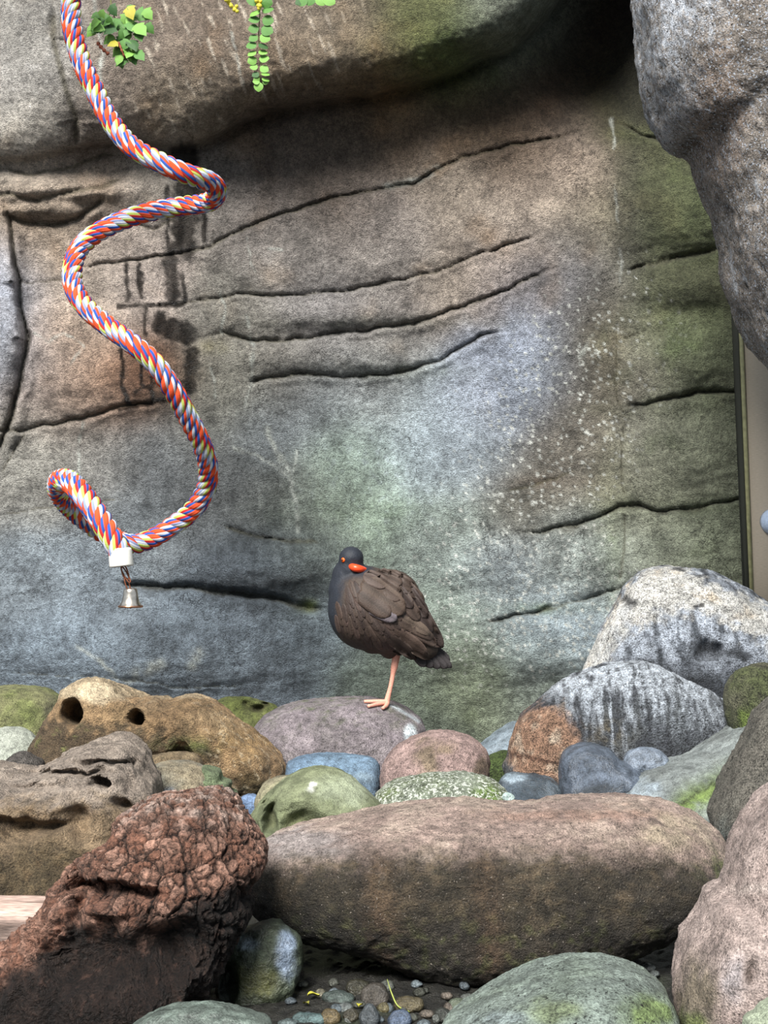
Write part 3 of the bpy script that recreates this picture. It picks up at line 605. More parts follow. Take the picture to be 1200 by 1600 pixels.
# dark wet stones
stone('stone', 'dark blue-grey twin-lobed wet stone in front of the orange boulder',
      [(876, 1210), (880, 1185), (895, 1172), (920, 1167), (950, 1174), (968, 1188), (988, 1200), (1000, 1213), (990, 1230), (965, 1246), (930, 1254), (895, 1252), (878, 1238)],
      2.58, .07, M_WET, '#596473', base2='#4b5563', seg=150, rings=60, e=.78, lean=.5, rough=((12, .007), (50, .0016), (160, .0008)), patches=[(935, 1240, 50, 14, '#2a2f33', .8)],
      pits=[(970, 1192, 10, 6, .01)])
stone('stone', 'small blue-grey oval pebble beside the dark twin-lobed stone',
      [(976, 1190), (984, 1176), (1004, 1169), (1028, 1172), (1042, 1184), (1040, 1198), (1020, 1208), (995, 1208), (980, 1202)], 2.60, .028, M_WET, '#7f8da0', base2='#6b7684', seg=80, rings=36, floorz=-1, rough=((20, .003), (120, .0006)))
stone('stone', 'dark wet blue-black stone between speckled lichen stone and orange boulder',
      [(780, 1240), (784, 1222), (800, 1212), (840, 1214), (870, 1222), (885, 1245), (880, 1290), (830, 1320), (790, 1300)], 2.61, .045, M_WET, '#3d4a55', base2='#4f5c66', seg=120, rings=50, lean=.5, patches=[(800, 1216, 24, 8, '#93a6b4', .8)])
stone('rock_slab', 'wet blue-grey slab wedged between pink stone and orange boulder',
      [(738, 1180), (760, 1160), (785, 1145), (812, 1135), (830, 1160), (815, 1250), (760, 1260), (735, 1230)], 2.98, .06, M_WET, '#7d8c98', base2='#66747e', seg=90, rings=40, lean=.6, patches=[(780, 1195, 40, 16, '#5d7a26', .9)])
stone('stone', 'mossy green stone tucked behind the pink rounded stone', [(748, 1200), (765, 1182), (790, 1174), (800, 1185), (800, 1240), (785, 1275), (755, 1270)], 2.88, .03, M_ROUGH, '#5c7430', base2='#46581f', seg=80, rings=36)
stone('stone', 'tiny pale teal pebble on the dark wet stone', [(786, 1243), (792, 1239), (800, 1241), (804, 1247), (798, 1251), (789, 1250)], 2.462, .006, M_SMOOTH, '#b9d2cc', seg=36, rings=18, floorz=-1, rough=((40, .0008),))
# the stone the bird stands on
def bird_stone(c, V, N, x, y, n1, n2):
    c = mixc(c, H('#55603a'), .75 * sm(.0, .4, n2 + .5 * fbm(V, 25, 3, 3)) * sm(1165, 1105, y))
    r, t, _ = polydist(x + 10 * n2, y + 10 * n2, [(592, 1098), (615, 1104), (640, 1118), (655, 1128)])
    c = mixc(c, H('#cfdce4'), .8 * np.exp(-(r / 2.5) ** 2))
    return mixc(c, H('#dbe8ef'), .95 * np.exp(-((((x - 641) / 10) ** 2 + ((y - 1146) / 15) ** 2)) ** 3))
stone('boulder', 'mauve-grey flat-topped stone under the bird',
      [(392, 1150), (402, 1132), (425, 1116), (460, 1103), (505, 1098), (550, 1096), (590, 1097), (620, 1104), (645, 1118), (662, 1135), (668, 1165), (672, 1230), (630, 1275), (500, 1285), (410, 1270), (388, 1200)],
      2.97, .14, M_GRANITE, '#94888e', base2='#837a7c', seg=260, rings=100, e=.75, lean=.25, cfun=bird_stone, rough=((7, .007), (26, .003), (90, .0016)))
stone('stone', 'smooth slate-blue stone in front of the bird stone',
      [(446, 1205), (455, 1192), (480, 1185), (520, 1183), (560, 1186), (586, 1194), (592, 1215), (586, 1270), (555, 1310), (480, 1318), (447, 1270)], 2.73, .05, M_SMOOTH, '#66829a', base2='#58728a', seg=140, rings=60, e=.75, lean=.5, rough=((9, .004), (40, .0015)), patches=[(560, 1215, 30, 16, '#7a8a90', .5)])
stone('stone', 'rounded dusty-pink stone with olive stains in front of the bird stone',
      [(597, 1205), (606, 1185), (628, 1165), (660, 1150), (695, 1145), (730, 1152), (755, 1170), (766, 1195), (762, 1240), (740, 1300), (660, 1318), (605, 1290), (596, 1240)],
      2.71, .085, M_GRANITE, '#ae9089', base2='#a0847c', seg=180, rings=74, lean=.2, rough=((9, .006), (30, .003), (110, .0014)), patches=[(665, 1185, 22, 34, '#7a6c4a', .7), (690, 1170, 26, 12, '#86744e', .6), (752, 1200, 12, 24, '#5a4c34', .8)])
stone('stone', 'pale lichen-speckled flat stone behind the long boulder',
      [(586, 1262), (600, 1236), (640, 1219), (690, 1214), (740, 1216), (775, 1226), (798, 1245), (802, 1268), (786, 1330), (740, 1380), (640, 1382), (596, 1340)],
      2.52, .075, M_LICHEN, '#8f9a84', base2='#6f7c58', seg=180, rings=76, e=.72, lean=.35, rough=((8, .005), (40, .003), (130, .002)), patches=[(760, 1245, 24, 20, '#6d8a30', .8), (610, 1240, 20, 10, '#7a9040', .5)])
# green sandstone with hollows
stone('stone', 'moss-green rounded sandstone with scooped hollows behind the long boulder',
      [(384, 1305), (388, 1285), (402, 1265), (420, 1245), (445, 1224), (475, 1210), (505, 1207), (540, 1216), (570, 1238), (592, 1258), (602, 1280), (600, 1340), (560, 1390), (450, 1392), (395, 1370), (382, 1330)],
      2.40, .085, stone_mat('green_sandstone', rough=.8, bump=.5, grain=420, contrast=.3, mid=60), '#6c7648', base2='#7c8558', seg=260, rings=110, e=.8, lean=.45, sat=.68,
      rough=((9, .006), (40, .0012)), pits=[(420, 1278, 10, 26, .05), (472, 1290, 36, 24, .038), (398, 1300, 8, 16, .02)], patches=[(540, 1235, 50, 24, '#8f9a78', .7), (470, 1290, 34, 20, '#666a34', .7), (420, 1280, 10, 24, '#55582a', .6), (485, 1232, 7, 4, '#d8dccb', .9)])
stone('stone', 'small brown stone nestled behind the moss-green sandstone', [(398, 1262), (402, 1236), (420, 1220), (445, 1216), (470, 1225), (480, 1260), (460, 1330), (410, 1330)], 2.60, .045, M_SMOOTH, '#8c8468', base2='#7a7a58', seg=80, rings=36)
stone('stone', 'bright blue pebble between the striped green stone and moss-green sandstone', [(375, 1265), (378, 1250), (390, 1244), (402, 1248), (406, 1275), (395, 1310), (380, 1305)], 2.62, .025, M_SMOOTH, '#6f8cb4', seg=60, rings=28)
stone('stone', 'tiny grey-blue pebble beside the bright blue pebble', [(366, 1258), (370, 1248), (379, 1247), (383, 1258), (380, 1290), (368, 1290)], 2.68, .016, M_SMOOTH, '#7b8694', seg=50, rings=24)
# ochre rock with holes
def ochre(c, V, N, x, y, n1, n2):
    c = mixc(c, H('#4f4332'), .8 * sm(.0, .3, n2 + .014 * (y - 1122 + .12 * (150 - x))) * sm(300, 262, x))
    c = mixc(c, H('#5a452c'), .6 * np.exp(-(((x - 275) / 30) ** 2 + ((y - 1128) / 22) ** 2)) * sm(-.2, .3, n2))
    c = mixc(c, H('#8d9a3c'), .85 * sm(.08, .35, n2 + .2 * n1) * np.exp(-(((x - 120) / 70) ** 2 + ((y - 1160) / 18) ** 2)))
    c = mixc(c, H('#6a7a30'), .8 * np.exp(-(((x - 292) / 40) ** 2 + ((y - 1165) / 12) ** 2)) * sm(-.3, .2, n2))
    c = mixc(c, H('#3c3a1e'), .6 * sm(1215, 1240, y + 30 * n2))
    v = fbm(V, 45, 3, 19, ridge=True)
    c = mixc(c, H('#e0cba4'), .5 * sm(.74, .9, v) * sm(300, 340, x))
    c = mixc(c, H('#dcc7a0'), .6 * sm(1098, 1080, y + 30 * n2) )
    return c
stone('boulder', 'ochre rock with two round holes and an arched end left of the bird stone',
      [(45, 1190), (50, 1165), (66, 1135), (82, 1108), (98, 1082), (120, 1068), (145, 1064), (172, 1074), (196, 1094), (220, 1093), (240, 1089), (264, 1096), (290, 1087), (318, 1091), (350, 1112), (395, 1146), (436, 1178), (449, 1200), (442, 1226), (424, 1240), (398, 1248), (374, 1238), (362, 1216), (336, 1186), (308, 1168), (280, 1172), (250, 1190), (215, 1192), (180, 1200), (140, 1215), (80, 1225), (50, 1215)],
      2.80, .095, M_SAND, '#a88558', base2='#8e724a', centre=(288, 1130), seg=360, rings=130, e=.8, lean=.2, cfun=ochre, rough=((8, .008), (24, .007), (80, .002), (200, .001)), floorz=-1,
      pits=[(110, 1113, 15, 19, .12), (212, 1122, 10, 12, .10), (400, 1200, 16, 30, -.012)], patches=[(150, 1085, 50, 16, '#c8b491', .8), (240, 1105, 30, 12, '#a5875f', .7), (380, 1150, 60, 40, '#a8854f', .7), (330, 1130, 60, 20, '#b99a6c', .6), (395, 1225, 40, 18, '#544423', .8), (330, 1180, 20, 14, '#3f3620', .8)])
stone('rock_slab', 'brown layered slab under the arched ochre rock', [(215, 1200), (230, 1186), (262, 1178), (300, 1180), (315, 1195), (318, 1240), (280, 1300), (220, 1300), (205, 1240)], 2.66, .05, M_SAND, '#8c7654', base2='#a08a66', seg=110, rings=48, e=.6, lean=.3)
stone('rock_slab', 'flat pale tan slab behind the driftwood stump', [(222, 1225), (228, 1206), (260, 1200), (300, 1204), (318, 1220), (324, 1262), (320, 1330), (260, 1360), (222, 1340)], 2.50, .07, M_SAND, '#a89878', base2='#8f8a78', seg=130, rings=56, e=.6, lean=.5, patches=[(255, 1245, 30, 12, '#7d8490', .8)])
stone('stone', 'green stone with ridged layers under the arched ochre rock', [(308, 1225), (314, 1206), (330, 1204), (350, 1220), (366, 1245), (374, 1275), (372, 1330), (330, 1370), (308, 1340)], 2.52, .055, M_SAND, '#7c8c66', base2='#66784e', seg=130, rings=60, e=.65, lean=.3,
      extra=lambda V, N, x, y: .004 * np.sin((V[:, 2] + .25 * V[:, 0]) * 420 + 2 * fbm(V, 30, 2, 4)))
# stones on the left
stone('boulder', 'olive moss-covered boulder against the wall behind the ochre rock', [(-80, 1110), (-50, 1082), (0, 1076), (45, 1078), (75, 1086), (92, 1100), (96, 1140), (88, 1220), (20, 1268), (-70, 1250), (-95, 1170)], 3.15, .10, M_SAND, '#8a8a58', base2='#77803f', seg=150, rings=60, e=.75, lean=.3, patches=[(80, 1110, 14, 22, '#6f6a50', .8)])
stone('stone', 'mossy green rock with a dark hollow between ochre rock and bird stone', [(322, 1118), (338, 1098), (362, 1092), (390, 1094), (415, 1100), (432, 1112), (436, 1160), (420, 1240), (350, 1250), (322, 1190)], 3.17, .05, M_SAND, '#7c8242', base2='#68722c', seg=130, rings=56, e=.75, lean=.3, pits=[(402, 1106, 18, 8, .03)], patches=[(402, 1106, 18, 8, '#3c331e', .9)])
stone('boulder', 'pale grey-green smooth stone beside the ochre rock', [(-60, 1160), (-30, 1145), (0, 1141), (30, 1144), (50, 1156), (58, 1178), (56, 1250), (0, 1285), (-60, 1280), (-80, 1220)], 2.93, .06, M_SMOOTH, '#a0a598', base2='#92988a', seg=120, rings=50, lean=.4)
stone('stone', 'small dark grey stone behind the pitted sandstone boulder', [(8, 1205), (14, 1188), (32, 1179), (50, 1184), (64, 1198), (64, 1240), (40, 1290), (10, 1270)], 2.60, .045, M_ROUGH, '#5d5650', base2='#6f6862', seg=90, rings=40, e=.7)
def pitted(c, V, N, x, y, n1, n2):
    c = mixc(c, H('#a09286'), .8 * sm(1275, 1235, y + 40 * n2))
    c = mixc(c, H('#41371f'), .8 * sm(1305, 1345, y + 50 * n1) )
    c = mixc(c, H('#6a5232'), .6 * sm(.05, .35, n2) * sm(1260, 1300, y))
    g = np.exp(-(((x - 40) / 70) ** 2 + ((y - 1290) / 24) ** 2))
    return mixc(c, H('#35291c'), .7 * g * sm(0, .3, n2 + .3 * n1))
stone('boulder', 'large brown pitted sandstone boulder behind the weathered plank',
      [(-160, 1260), (-120, 1215), (-60, 1202), (0, 1208), (40, 1214), (70, 1200), (100, 1182), (135, 1172), (165, 1166), (195, 1169), (216, 1185), (226, 1205), (238, 1225), (240, 1250), (230, 1280), (232, 1340), (215, 1420), (100, 1448), (-80, 1440), (-160, 1360)],
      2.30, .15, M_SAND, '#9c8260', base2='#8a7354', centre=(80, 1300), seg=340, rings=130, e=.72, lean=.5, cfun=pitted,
      rough=((7, .016), (20, .008), (60, .004), (180, .0015)),
      pits=[(155, 1223, 14, 7, .055), (122, 1285, 20, 26, .040), (190, 1258, 18, 12, .035), (30, 1292, 50, 11, .045), (15, 1308, 34, 10, .030), (85, 1290, 18, 10, .02), (110, 1208, 60, 5, .03), (165, 1194, 44, 5, .03), (90, 1188, 20, 8, .02), (200, 1215, 10, 22, .014), (60, 1228, 50, 5, .012), (60, 1262, 40, 10, -.012), (160, 1262, 16, 26, -.010)])

# ================================================================ DRIFTWOOD
def bark_mat(name):
    m = stone_mat(name, rough=.62, bump=1.0, grain=260, contrast=.6, mid=70, bump_dist=.016, spec=.35); return m
M_BARK = bark_mat('cracked_driftwood')
_SC = {}
def stump_cells(V):
    if 'c' in _SC and len(V) == _SC['n']: return _SC['c']
    _SC['n'] = len(V); _SC['c'] = _stump_cells(V); return _SC['c']
def _stump_cells(V):
    w = V + .006 * np.stack([fbm(V, 40, 2, 1), fbm(V, 40, 2, 2), fbm(V, 40, 2, 3)], 1)
    return worley(w * [78, 78, 54], 9), worley(w * [24, 24, 20], 19)
def stump_extra(V, N, x, y):
    (a, b, i), (a2, b2, i2) = stump_cells(V)
    up = sm(1500, 1420, y - .25 * (x - 250))
    lo = 1 - up
    gr = fbm(V * [1, 1, .3] + .1 * V[:, [2, 0, 1]], 38, 4, 6, ridge=True)
    return up * (.0042 * sm(0, .16, b - a) + .0012 * (i - .5) + .006 * sm(0, .07, b2 - a2) - .009) + lo * (.017 * gr + .006 * fbm(V * [1, 1, .35], 60, 4, 66, .6)) + .0015 * fbm(V, 150, 2, 8)
def stump_col(c, V, N, x, y, n1, n2):
    (a, b, i), (a2, b2, i2) = stump_cells(V)
    c = mixc(np.repeat(H('#82553f')[None], len(V), 0), H('#a97c66'), sm(.2, .9, i + .3 * n2))
    c = mixc(c, H('#c9b0a2'), .8 * sm(1310, 1262, y) * sm(-.2, .3, n2))
    ck = np.maximum(.8 * sm(.12, .02, b - a), sm(.06, .01, b2 - a2)) * sm(1500, 1440, y - .25 * (x - 250))
    c = mixc(c, H('#0e0806'), .97 * ck)
    gr = fbm(V * [1, 1, .3] + .1 * V[:, [2, 0, 1]], 38, 4, 6, ridge=True)
    c = mixc(c, H('#241812'), .8 * sm(.25, -.1, gr) * sm(1400, 1450, y - .25 * (x - 250)))
    # charred zone, its black also painting in the shade low down
    line = np.interp(x, [-100, 60, 120, 200, 260, 330, 410], [1560, 1475, 1425, 1435, 1430, 1372, 1360])
    char_shade = sm(-10, 40, y - line + 45 * n2 + 20 * n1)
    g2 = fbm(V * [1, 1, .35], 60, 4, 66, .6)
    dk = mixc(np.repeat(H('#0a0807')[None], len(V), 0), H('#5c4034'), .7 * sm(.18, .42, g2))
    return mixc(c, dk, .95 * char_shade)
stone('driftwood_stump', 'reddish-brown cracked driftwood stump with charred hollow lower side, shade painted in, in front of the long boulder',
      [(-90, 1545), (-40, 1515), (0, 1498), (38, 1472), (66, 1442), (78, 1415), (80, 1388), (98, 1370), (130, 1348), (162, 1328), (168, 1305), (184, 1286), (212, 1272), (255, 1259), (290, 1252), (325, 1250), (350, 1257), (372, 1278), (395, 1305), (410, 1335), (404, 1362), (388, 1388), (390, 1425), (368, 1456), (340, 1488), (306, 1535), (256, 1580), (200, 1622), (60, 1650), (-60, 1640), (-100, 1600)],
      1.85, .12, M_BARK, '#7a5342', centre=(215, 1430), seg=520, rings=220, e=.78, lean=.35, cat='driftwood', extra=stump_extra, cfun=stump_col, var=.25,
      rough=((7, .012), (20, .008)), pits=[(150, 1392, 44, 13, .05), (118, 1405, 12, 40, .05), (215, 1398, 34, 10, .03), (130, 1500, 70, 50, .05), (290, 1480, 60, 40, .04), (235, 1500, 50, 60, .03), (170, 1425, 26, 10, -.02)])

# weathered plank behind the stump
M_PLANK = plain_mat('weathered_plank', '#ad9488', rough=.75, bump=1.0, scale=50, contrast=.45, stretch=(1.2, 9, 14), attr=True)
xs = np.linspace(-.72, -.40, 90); prof = [(-.05, .000), (-.052, .028), (-.050, .048), (-.046, .066), (-.03, .078), (0, .080), (.03, .078), (.05, .066), (.052, .03), (.05, .0)]
pf = spline(prof, 48); Vp = []; cp = []
for xx in xs:
    for (a, b) in pf: Vp.append((xx, 2.03 + a, b))
Vp = np.array(Vp); n_ = fbm(Vp * [.12, 1, 1], 70, 4, 5); Nn = Vp - np.array([0, 2.03, .04]); Nn[:, 0] = 0; Nn /= np.linalg.norm(Nn, axis=1, keepdims=True) + 1e-9
Vp += Nn * (.004 * n_)[:, None]; Vp[:, 2] += .02 * (-Vp[:, 0] - .5)
Vp[:, 2] = np.maximum(Vp[:, 2], 0)
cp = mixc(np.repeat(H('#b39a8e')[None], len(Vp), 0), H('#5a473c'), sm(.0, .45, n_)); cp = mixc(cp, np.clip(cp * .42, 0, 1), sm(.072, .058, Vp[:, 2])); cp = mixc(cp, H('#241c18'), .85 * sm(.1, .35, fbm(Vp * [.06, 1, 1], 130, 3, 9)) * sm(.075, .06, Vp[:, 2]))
nn = len(pf); tr_ = [(0 * nn + 0, k + 1, k) for k in range(1, nn - 1)] + [((len(xs) - 1) * nn, (len(xs) - 1) * nn + k, (len(xs) - 1) * nn + k + 1) for k in range(1, nn - 1)]
Fp = np.vstack([grid_faces(len(xs), nn), [[k * nn, (k + 1) * nn, (k + 1) * nn + nn - 1, k * nn + nn - 1] for k in range(len(xs) - 1)]])
tag(mesh_obj('wooden_plank', Vp, Fp, M_PLANK, col=cp, tris=tr_, loc=(-.56, 2.03, 0)), 'weathered pale wooden plank behind the driftwood stump', 'plank')

# ================================================================ ROPE
M_ROPE = plain_mat('cotton_rope', '#ffffff', rough=.85, bump=.5, scale=900, contrast=.12, attr=True, spec=.2)
rp = [(119, -80, 2.86), (114, -30, 2.86), (111, 10, 2.86), (114, 50, 2.85), (128, 98, 2.84), (150, 145, 2.82), (173, 190, 2.80), (205, 228, 2.77), (247, 252, 2.75), (292, 272, 2.75), (328, 284, 2.80), (339, 300, 2.86), (325, 316, 2.92), (285, 322, 2.95), (243, 329, 2.95), (200, 341, 2.94), (155, 362, 2.92), (126, 386, 2.90), (114, 415, 2.87), (115, 447, 2.84), (132, 478, 2.81), (165, 507, 2.78), (204, 535, 2.75), (240, 566, 2.74), (267, 604, 2.75), (291, 647, 2.78), (314, 692, 2.82), (325, 728, 2.86), (322, 762, 2.89), (303, 795, 2.91), (270, 822, 2.92), (236, 842, 2.92), (205, 850, 2.90), (170, 838, 2.87), (135, 815, 2.82), (107, 790, 2.76), (92, 768, 2.68), (93, 752, 2.60), (108, 752, 2.53), (128, 772, 2.48), (150, 802, 2.45), (170, 833, 2.43), (186, 862, 2.42), (189, 873, 2.42)]
pw = np.array([P(*a) for a in rp]); path = spline(pw, 1500)
rope = empty('rope_perch', path[0]); tag(rope, 'thick spiral rope perch of twisted orange, blue, white and yellow strands hanging before wall', 'rope')
T, Nf, Bf = frames(path); sl = np.concatenate([[0], np.cumsum(np.linalg.norm(np.diff(path, axis=0), axis=1))])
YARN = [H(c) for c in ('#d9532f', '#2c549f', '#b52e2c', '#b4c262', '#c3c8d0', '#8b97ba', '#d9532f', '#2c549f', '#c3c8d0', '#d9532f')]
NS, R0, R1, PITCH = 4, .0102, .0079, .070
for k in range(NS):
    ph = 2 * np.pi * (sl / PITCH + k / NS)
    tp = np.clip((sl[-1] - sl) / .035, 0, 1); tp = .84 + .16 * tp * tp * (3 - 2 * tp)
    cpth = path + (R0 * tp)[:, None] * (np.cos(ph)[:, None] * Nf + np.sin(ph)[:, None] * Bf)
    T2 = np.gradient(cpth, axis=0); dl = np.linalg.norm(T2, axis=1); T2 /= dl[:, None]; seg = 40
    er = (cpth - path) / R0; er -= T2 * (er * T2).sum(1)[:, None]; er /= np.linalg.norm(er, axis=1, keepdims=True); eb = np.cross(T2, er)
    N2, B2 = er, eb
    tw = np.cumsum(((T * eb).sum(1) / (T * T2).sum(1)) / R1 * dl * 1.0)      # yarns lie along the rope, against the lay
    a = np.linspace(0, 2 * np.pi, seg, endpoint=False)
    lob = .0006 * np.abs(np.cos(5 * a))[None, :] * np.ones((len(path), 1))
    aa = a[None, :] + tw[:, None]
    rr = (R1 + lob)[..., None]
    V = cpth[:, None] + rr * (np.cos(aa)[..., None] * N2[:, None] + np.sin(aa)[..., None] * B2[:, None])
    idx = ((np.floor(a / (2 * np.pi) * 10 + .5).astype(int) + (0, 3, 5, 8)[k]) % 10)
    cc = np.tile(np.array([YARN[i] for i in idx])[None], (len(path), 1, 1)).reshape(-1, 3)
    dj = fbm(V.reshape(-1, 3), 60, 2, 4); cc = cc * (1 + .12 * dj)[:, None]
    V = V.reshape(-1, 3); n0 = len(V); V = np.vstack([V, cpth[:1], cpth[-1:]]); cc = np.vstack([cc, cc[:1], cc[-1:]]); L0 = (len(path) - 1) * seg
    tr = [(n0, j, (j + 1) % seg) for j in range(seg)] + [(n0 + 1, L0 + (j + 1) % seg, L0 + j) for j in range(seg)]
    mesh_obj('strand', V, grid_faces(len(path), seg, True), M_ROPE, parent=rope, col=cc, tris=tr, loc=path[0])
# white end cap
ce = path[-1]; cd = T[-1]; cd = cd / np.linalg.norm(cd)
def along(V, base, d):
    q = Vector((0, 0, -1)).rotation_difference(Vector(d)).to_matrix(); return V @ np.array(q).T + base
capd = np.array([.10, -.05, -1.0]); capd /= np.linalg.norm(capd)
V, Fq = lathe([(.0168, .012), (.0182, .012), (.0186, .010), (.0178, -.012), (.0170, -.0150), (.014, -.0162), (.0001, -.0162), (.0001, -.012), (.0160, -.012), (.0168, .012)], 40)
V = along(V, P(189, 873, 2.42), -capd)
o = mesh_obj('end_cap', V, Fq[:, ::-1], plain_mat('white_plastic', '#e4e2da', rough=.4, contrast=.05), parent=rope, loc=P(188, 871, 2.42)); o['label'] = 'white plastic end cap'

# bell on rusty links
M_BELL = plain_mat('tarnished_bell_metal', '#c9c0b4', rough=.28, metal=1.0, bump=.1, scale=120, contrast=.3)
M_RUST = plain_mat('rusty_wire', '#7a4a34', rough=.55, metal=.6, bump=.4, scale=500, contrast=.4)
bc = P(204, 948, 2.42)
bell = empty('bell', bc); tag(bell, 'small silver bell with a copper rim hanging under the spiral rope', 'bell')
V, Fq = lathe([(.0001, .0285), (.005, .0285), (.0088, .0280), (.0102, .0265), (.0108, .022), (.0120, .014), (.0138, .0075), (.0165, .0035), (.0186, .0015), (.0188, .0), (.0180, -.0006), (.0160, .002), (.0128, .0075), (.0108, .014), (.0096, .022), (.0001, .0262)], 48, bc)
mesh_obj('body', V, Fq[:, ::-1], M_BELL, parent=bell, loc=bc)
V, Fq = lathe([(.0176, .0024), (.0191, .0018), (.0194, .0004), (.0186, -.0010), (.0172, -.0004)], 48, bc)
mesh_obj('rim', V, Fq[:, ::-1], plain_mat('copper_rim', '#b98a70', rough=.3, metal=1.0), parent=bell, loc=bc)
V, Fq = lathe([(.0001, .026), (.001, .025), (.001, .006), (.004, .004), (.0045, .001), (.0035, -.002), (.0001, -.003)], 16, bc)
mesh_obj('clapper', V, Fq[:, ::-1], M_RUST, parent=bell, loc=bc)
def link(a, b, w, r, yaw):
    a = np.array(a); b = np.array(b); d = b - a; ln = np.linalg.norm(d); d = d / ln
    s = np.array([math.cos(yaw), math.sin(yaw), 0]); s -= d * np.dot(s, d); s /= np.linalg.norm(s)
    u = np.linspace(0, 2 * np.pi, 41); c_ = (a + b) / 2
    pth = c_ + (np.sign(np.cos(u)) * np.abs(np.cos(u)) ** .7 * ln / 2)[:, None] * d + (np.sign(np.sin(u)) * np.abs(np.sin(u)) ** .8 * w)[:, None] * s
    return tube(pth, r, 8, False)
for a, b, w, yaw in ((P(192, 884, 2.42), P(199, 906, 2.42), .0042, .2), (P(196, 903, 2.42), P(202, 922, 2.42), .0042, 1.0), (P(190, 886, 2.425), P(203, 910, 2.418), .003, .5)):
    V, Fq, tr = link(a, b, w, .0011, yaw); mesh_obj('chain_link', V, Fq, M_RUST, parent=bell, loc=bc)

# ================================================================ TRAILING PLANTS
M_STEM = plain_mat('plant_stem', '#6a7038', rough=.6)
def leaf_mat(name, c): return plain_mat(name, c, rough=.45, bump=.3, scale=260, contrast=.25, spec=.4)
M_LEAVES = [leaf_mat('leaf_green', '#4f7d36'), leaf_mat('leaf_bright', '#74a348'), leaf_mat('leaf_dark', '#35592c'), leaf_mat('leaf_yellow', '#a8a032')]
def leaf_mesh(kind):
    n = 12
    if kind == 'round': pr = [(0, .06), (.12, .34), (.3, .48), (.5, .5), (.7, .42), (.88, .25), (1, .02)]
    else: pr = [(0, .05), (.1, .42), (.2, .5), (.28, .34), (.4, .40), (.55, .36), (.7, .24), (.85, .12), (1, .01)]
    u = np.linspace(0, 1, n); w = np.interp(u, [a for a, b in pr], [b for a, b in pr])
    V = []
    for i in range(n):
        for s in (-1, -.5, 0, .5, 1):
            V.append((s * w[i], -.10 * (1 - abs(s)) * 0 + .16 * abs(s) * w[i] * 2 * .4 + .22 * u[i] ** 2, u[i]))
    me = bpy.data.meshes.new('leaf'); me.from_pydata(V, [], grid_faces(n, 5).tolist()); me.polygons.foreach_set('use_smooth', np.ones(len(me.polygons), bool)); return me
LM = {}
for kd in ('round', 'lobed'):
    for i, m in enumerate(M_LEAVES):
        me = leaf_mesh(kd); me.materials.append(m); LM[kd, i] = me
def add_leaf(parent, base, tip_dir, size, kind, mi, roll=0.0, facing=(0, -1, .25)):
    o = bpy.data.objects.new('leaf', LM[kind, mi]); COL.objects.link(o); o.parent = parent
    z = Vector(tip_dir).normalized(); f = Vector(facing); y = -(f - z * f.dot(z)).normalized(); x = y.cross(z)
    M = Matrix((x, y, z)).transposed().to_4x4(); M = M @ Matrix.Rotation(roll, 4, 'Z') @ Matrix.Scale(size, 4)
    o.matrix_local = Matrix.Translation(Vector(base) - Vector(parent.location)) @ M
def stem(parent, pts, r):
    V, Fq, tr = tube(spline(pts, 30), np.linspace(r, r * .5, 30), 6); mesh_obj('stem', V, Fq, M_STEM, parent=parent, tris=tr, loc=pts[0])
lr = random.Random(3)
# ivy-like trailer
yv = 2.98
pl = empty('trailing_plant', P(170, -40, yv)); tag(pl, 'trailing plant with lobed bright green leaves hanging beside the rope', 'plant')
S1 = [[(172, -40), (174, 10), (185, 40), (195, 60), (190, 95)], [(172, 20), (155, 45), (142, 48)], [(185, 40), (215, 25), (228, 12)], [(195, 60), (210, 80), (218, 90)]]
for s in S1: stem(pl, [P(x, y, yv - .02) for x, y in s], .0016)
for x, y, dx, dy, sz, mi in [(165, 20, -.3, .9, 30, 0), (172, 8, .4, .8, 26, 2), (200, 10, .3, .9, 30, 3), (212, 18, .8, .5, 34, 0), (226, 14, .6, .9, 26, 1), (190, 30, -.5, .8, 30, 0), (202, 34, .6, .8, 32, 0), (212, 38, .7, .7, 34, 1), (180, 42, -.8, .5, 28, 2), (196, 46, .1, 1, 30, 1), (215, 48, .4, .9, 26, 0), (168, 40, -.7, .7, 24, 0), (158, 44, -.9, .4, 22, 0), (148, 46, -1, .2, 18, 0), (178, 56, -.7, .6, 26, 1), (192, 60, -.3, .9, 28, 0), (204, 62, .5, .8, 30, 2), (190, 74, -.6, .8, 26, 1), (200, 76, .3, .9, 28, 1), (212, 80, .7, .7, 28, 0), (188, 86, -.3, 1, 22, 1), (208, 86, .2, 1, 22, 0), (184, 66, -.9, .3, 22, 3), (155, 22, -.8, .4, 18, 0), (176, 30, .2, .9, 24, 0)]:
    add_leaf(pl, P(x, y, yv - .025 - lr.random() * .02), (dx, -.25 - .3 * lr.random(), -dy), sz / F * yv * .8, 'lobed', mi, lr.uniform(-.5, .5), (lr.uniform(-.4, .4), -1, lr.uniform(0, .7)))
for k in range(26):
    bx_ = lr.choice([(205, 30, 22, 24), (196, 70, 20, 26), (165, 30, 16, 16)]); x = lr.gauss(bx_[0], bx_[2] * .5); y = lr.gauss(bx_[1], bx_[3] * .5)
    add_leaf(pl, P(x, y, yv - .015 - lr.random() * .04), (lr.uniform(-.9, .9), lr.uniform(-.5, .1), -lr.uniform(.2, 1)), lr.uniform(13, 23) / F * yv, 'lobed', lr.choice([0, 0, 0, 1, 1, 2]), lr.uniform(-.6, .6), (lr.uniform(-.5, .5), -1, lr.uniform(0, .8)))
M_DRY = plain_mat('dry_flower', '#8a4a34', rough=.8)
V, Fq, tr = tube(spline([P(170, 85, yv - .03), P(160, 76, yv - .035), P(152, 66, yv - .03)], 14), .003 + .0015 * np.sin(np.arange(14) * 1.8), 7)
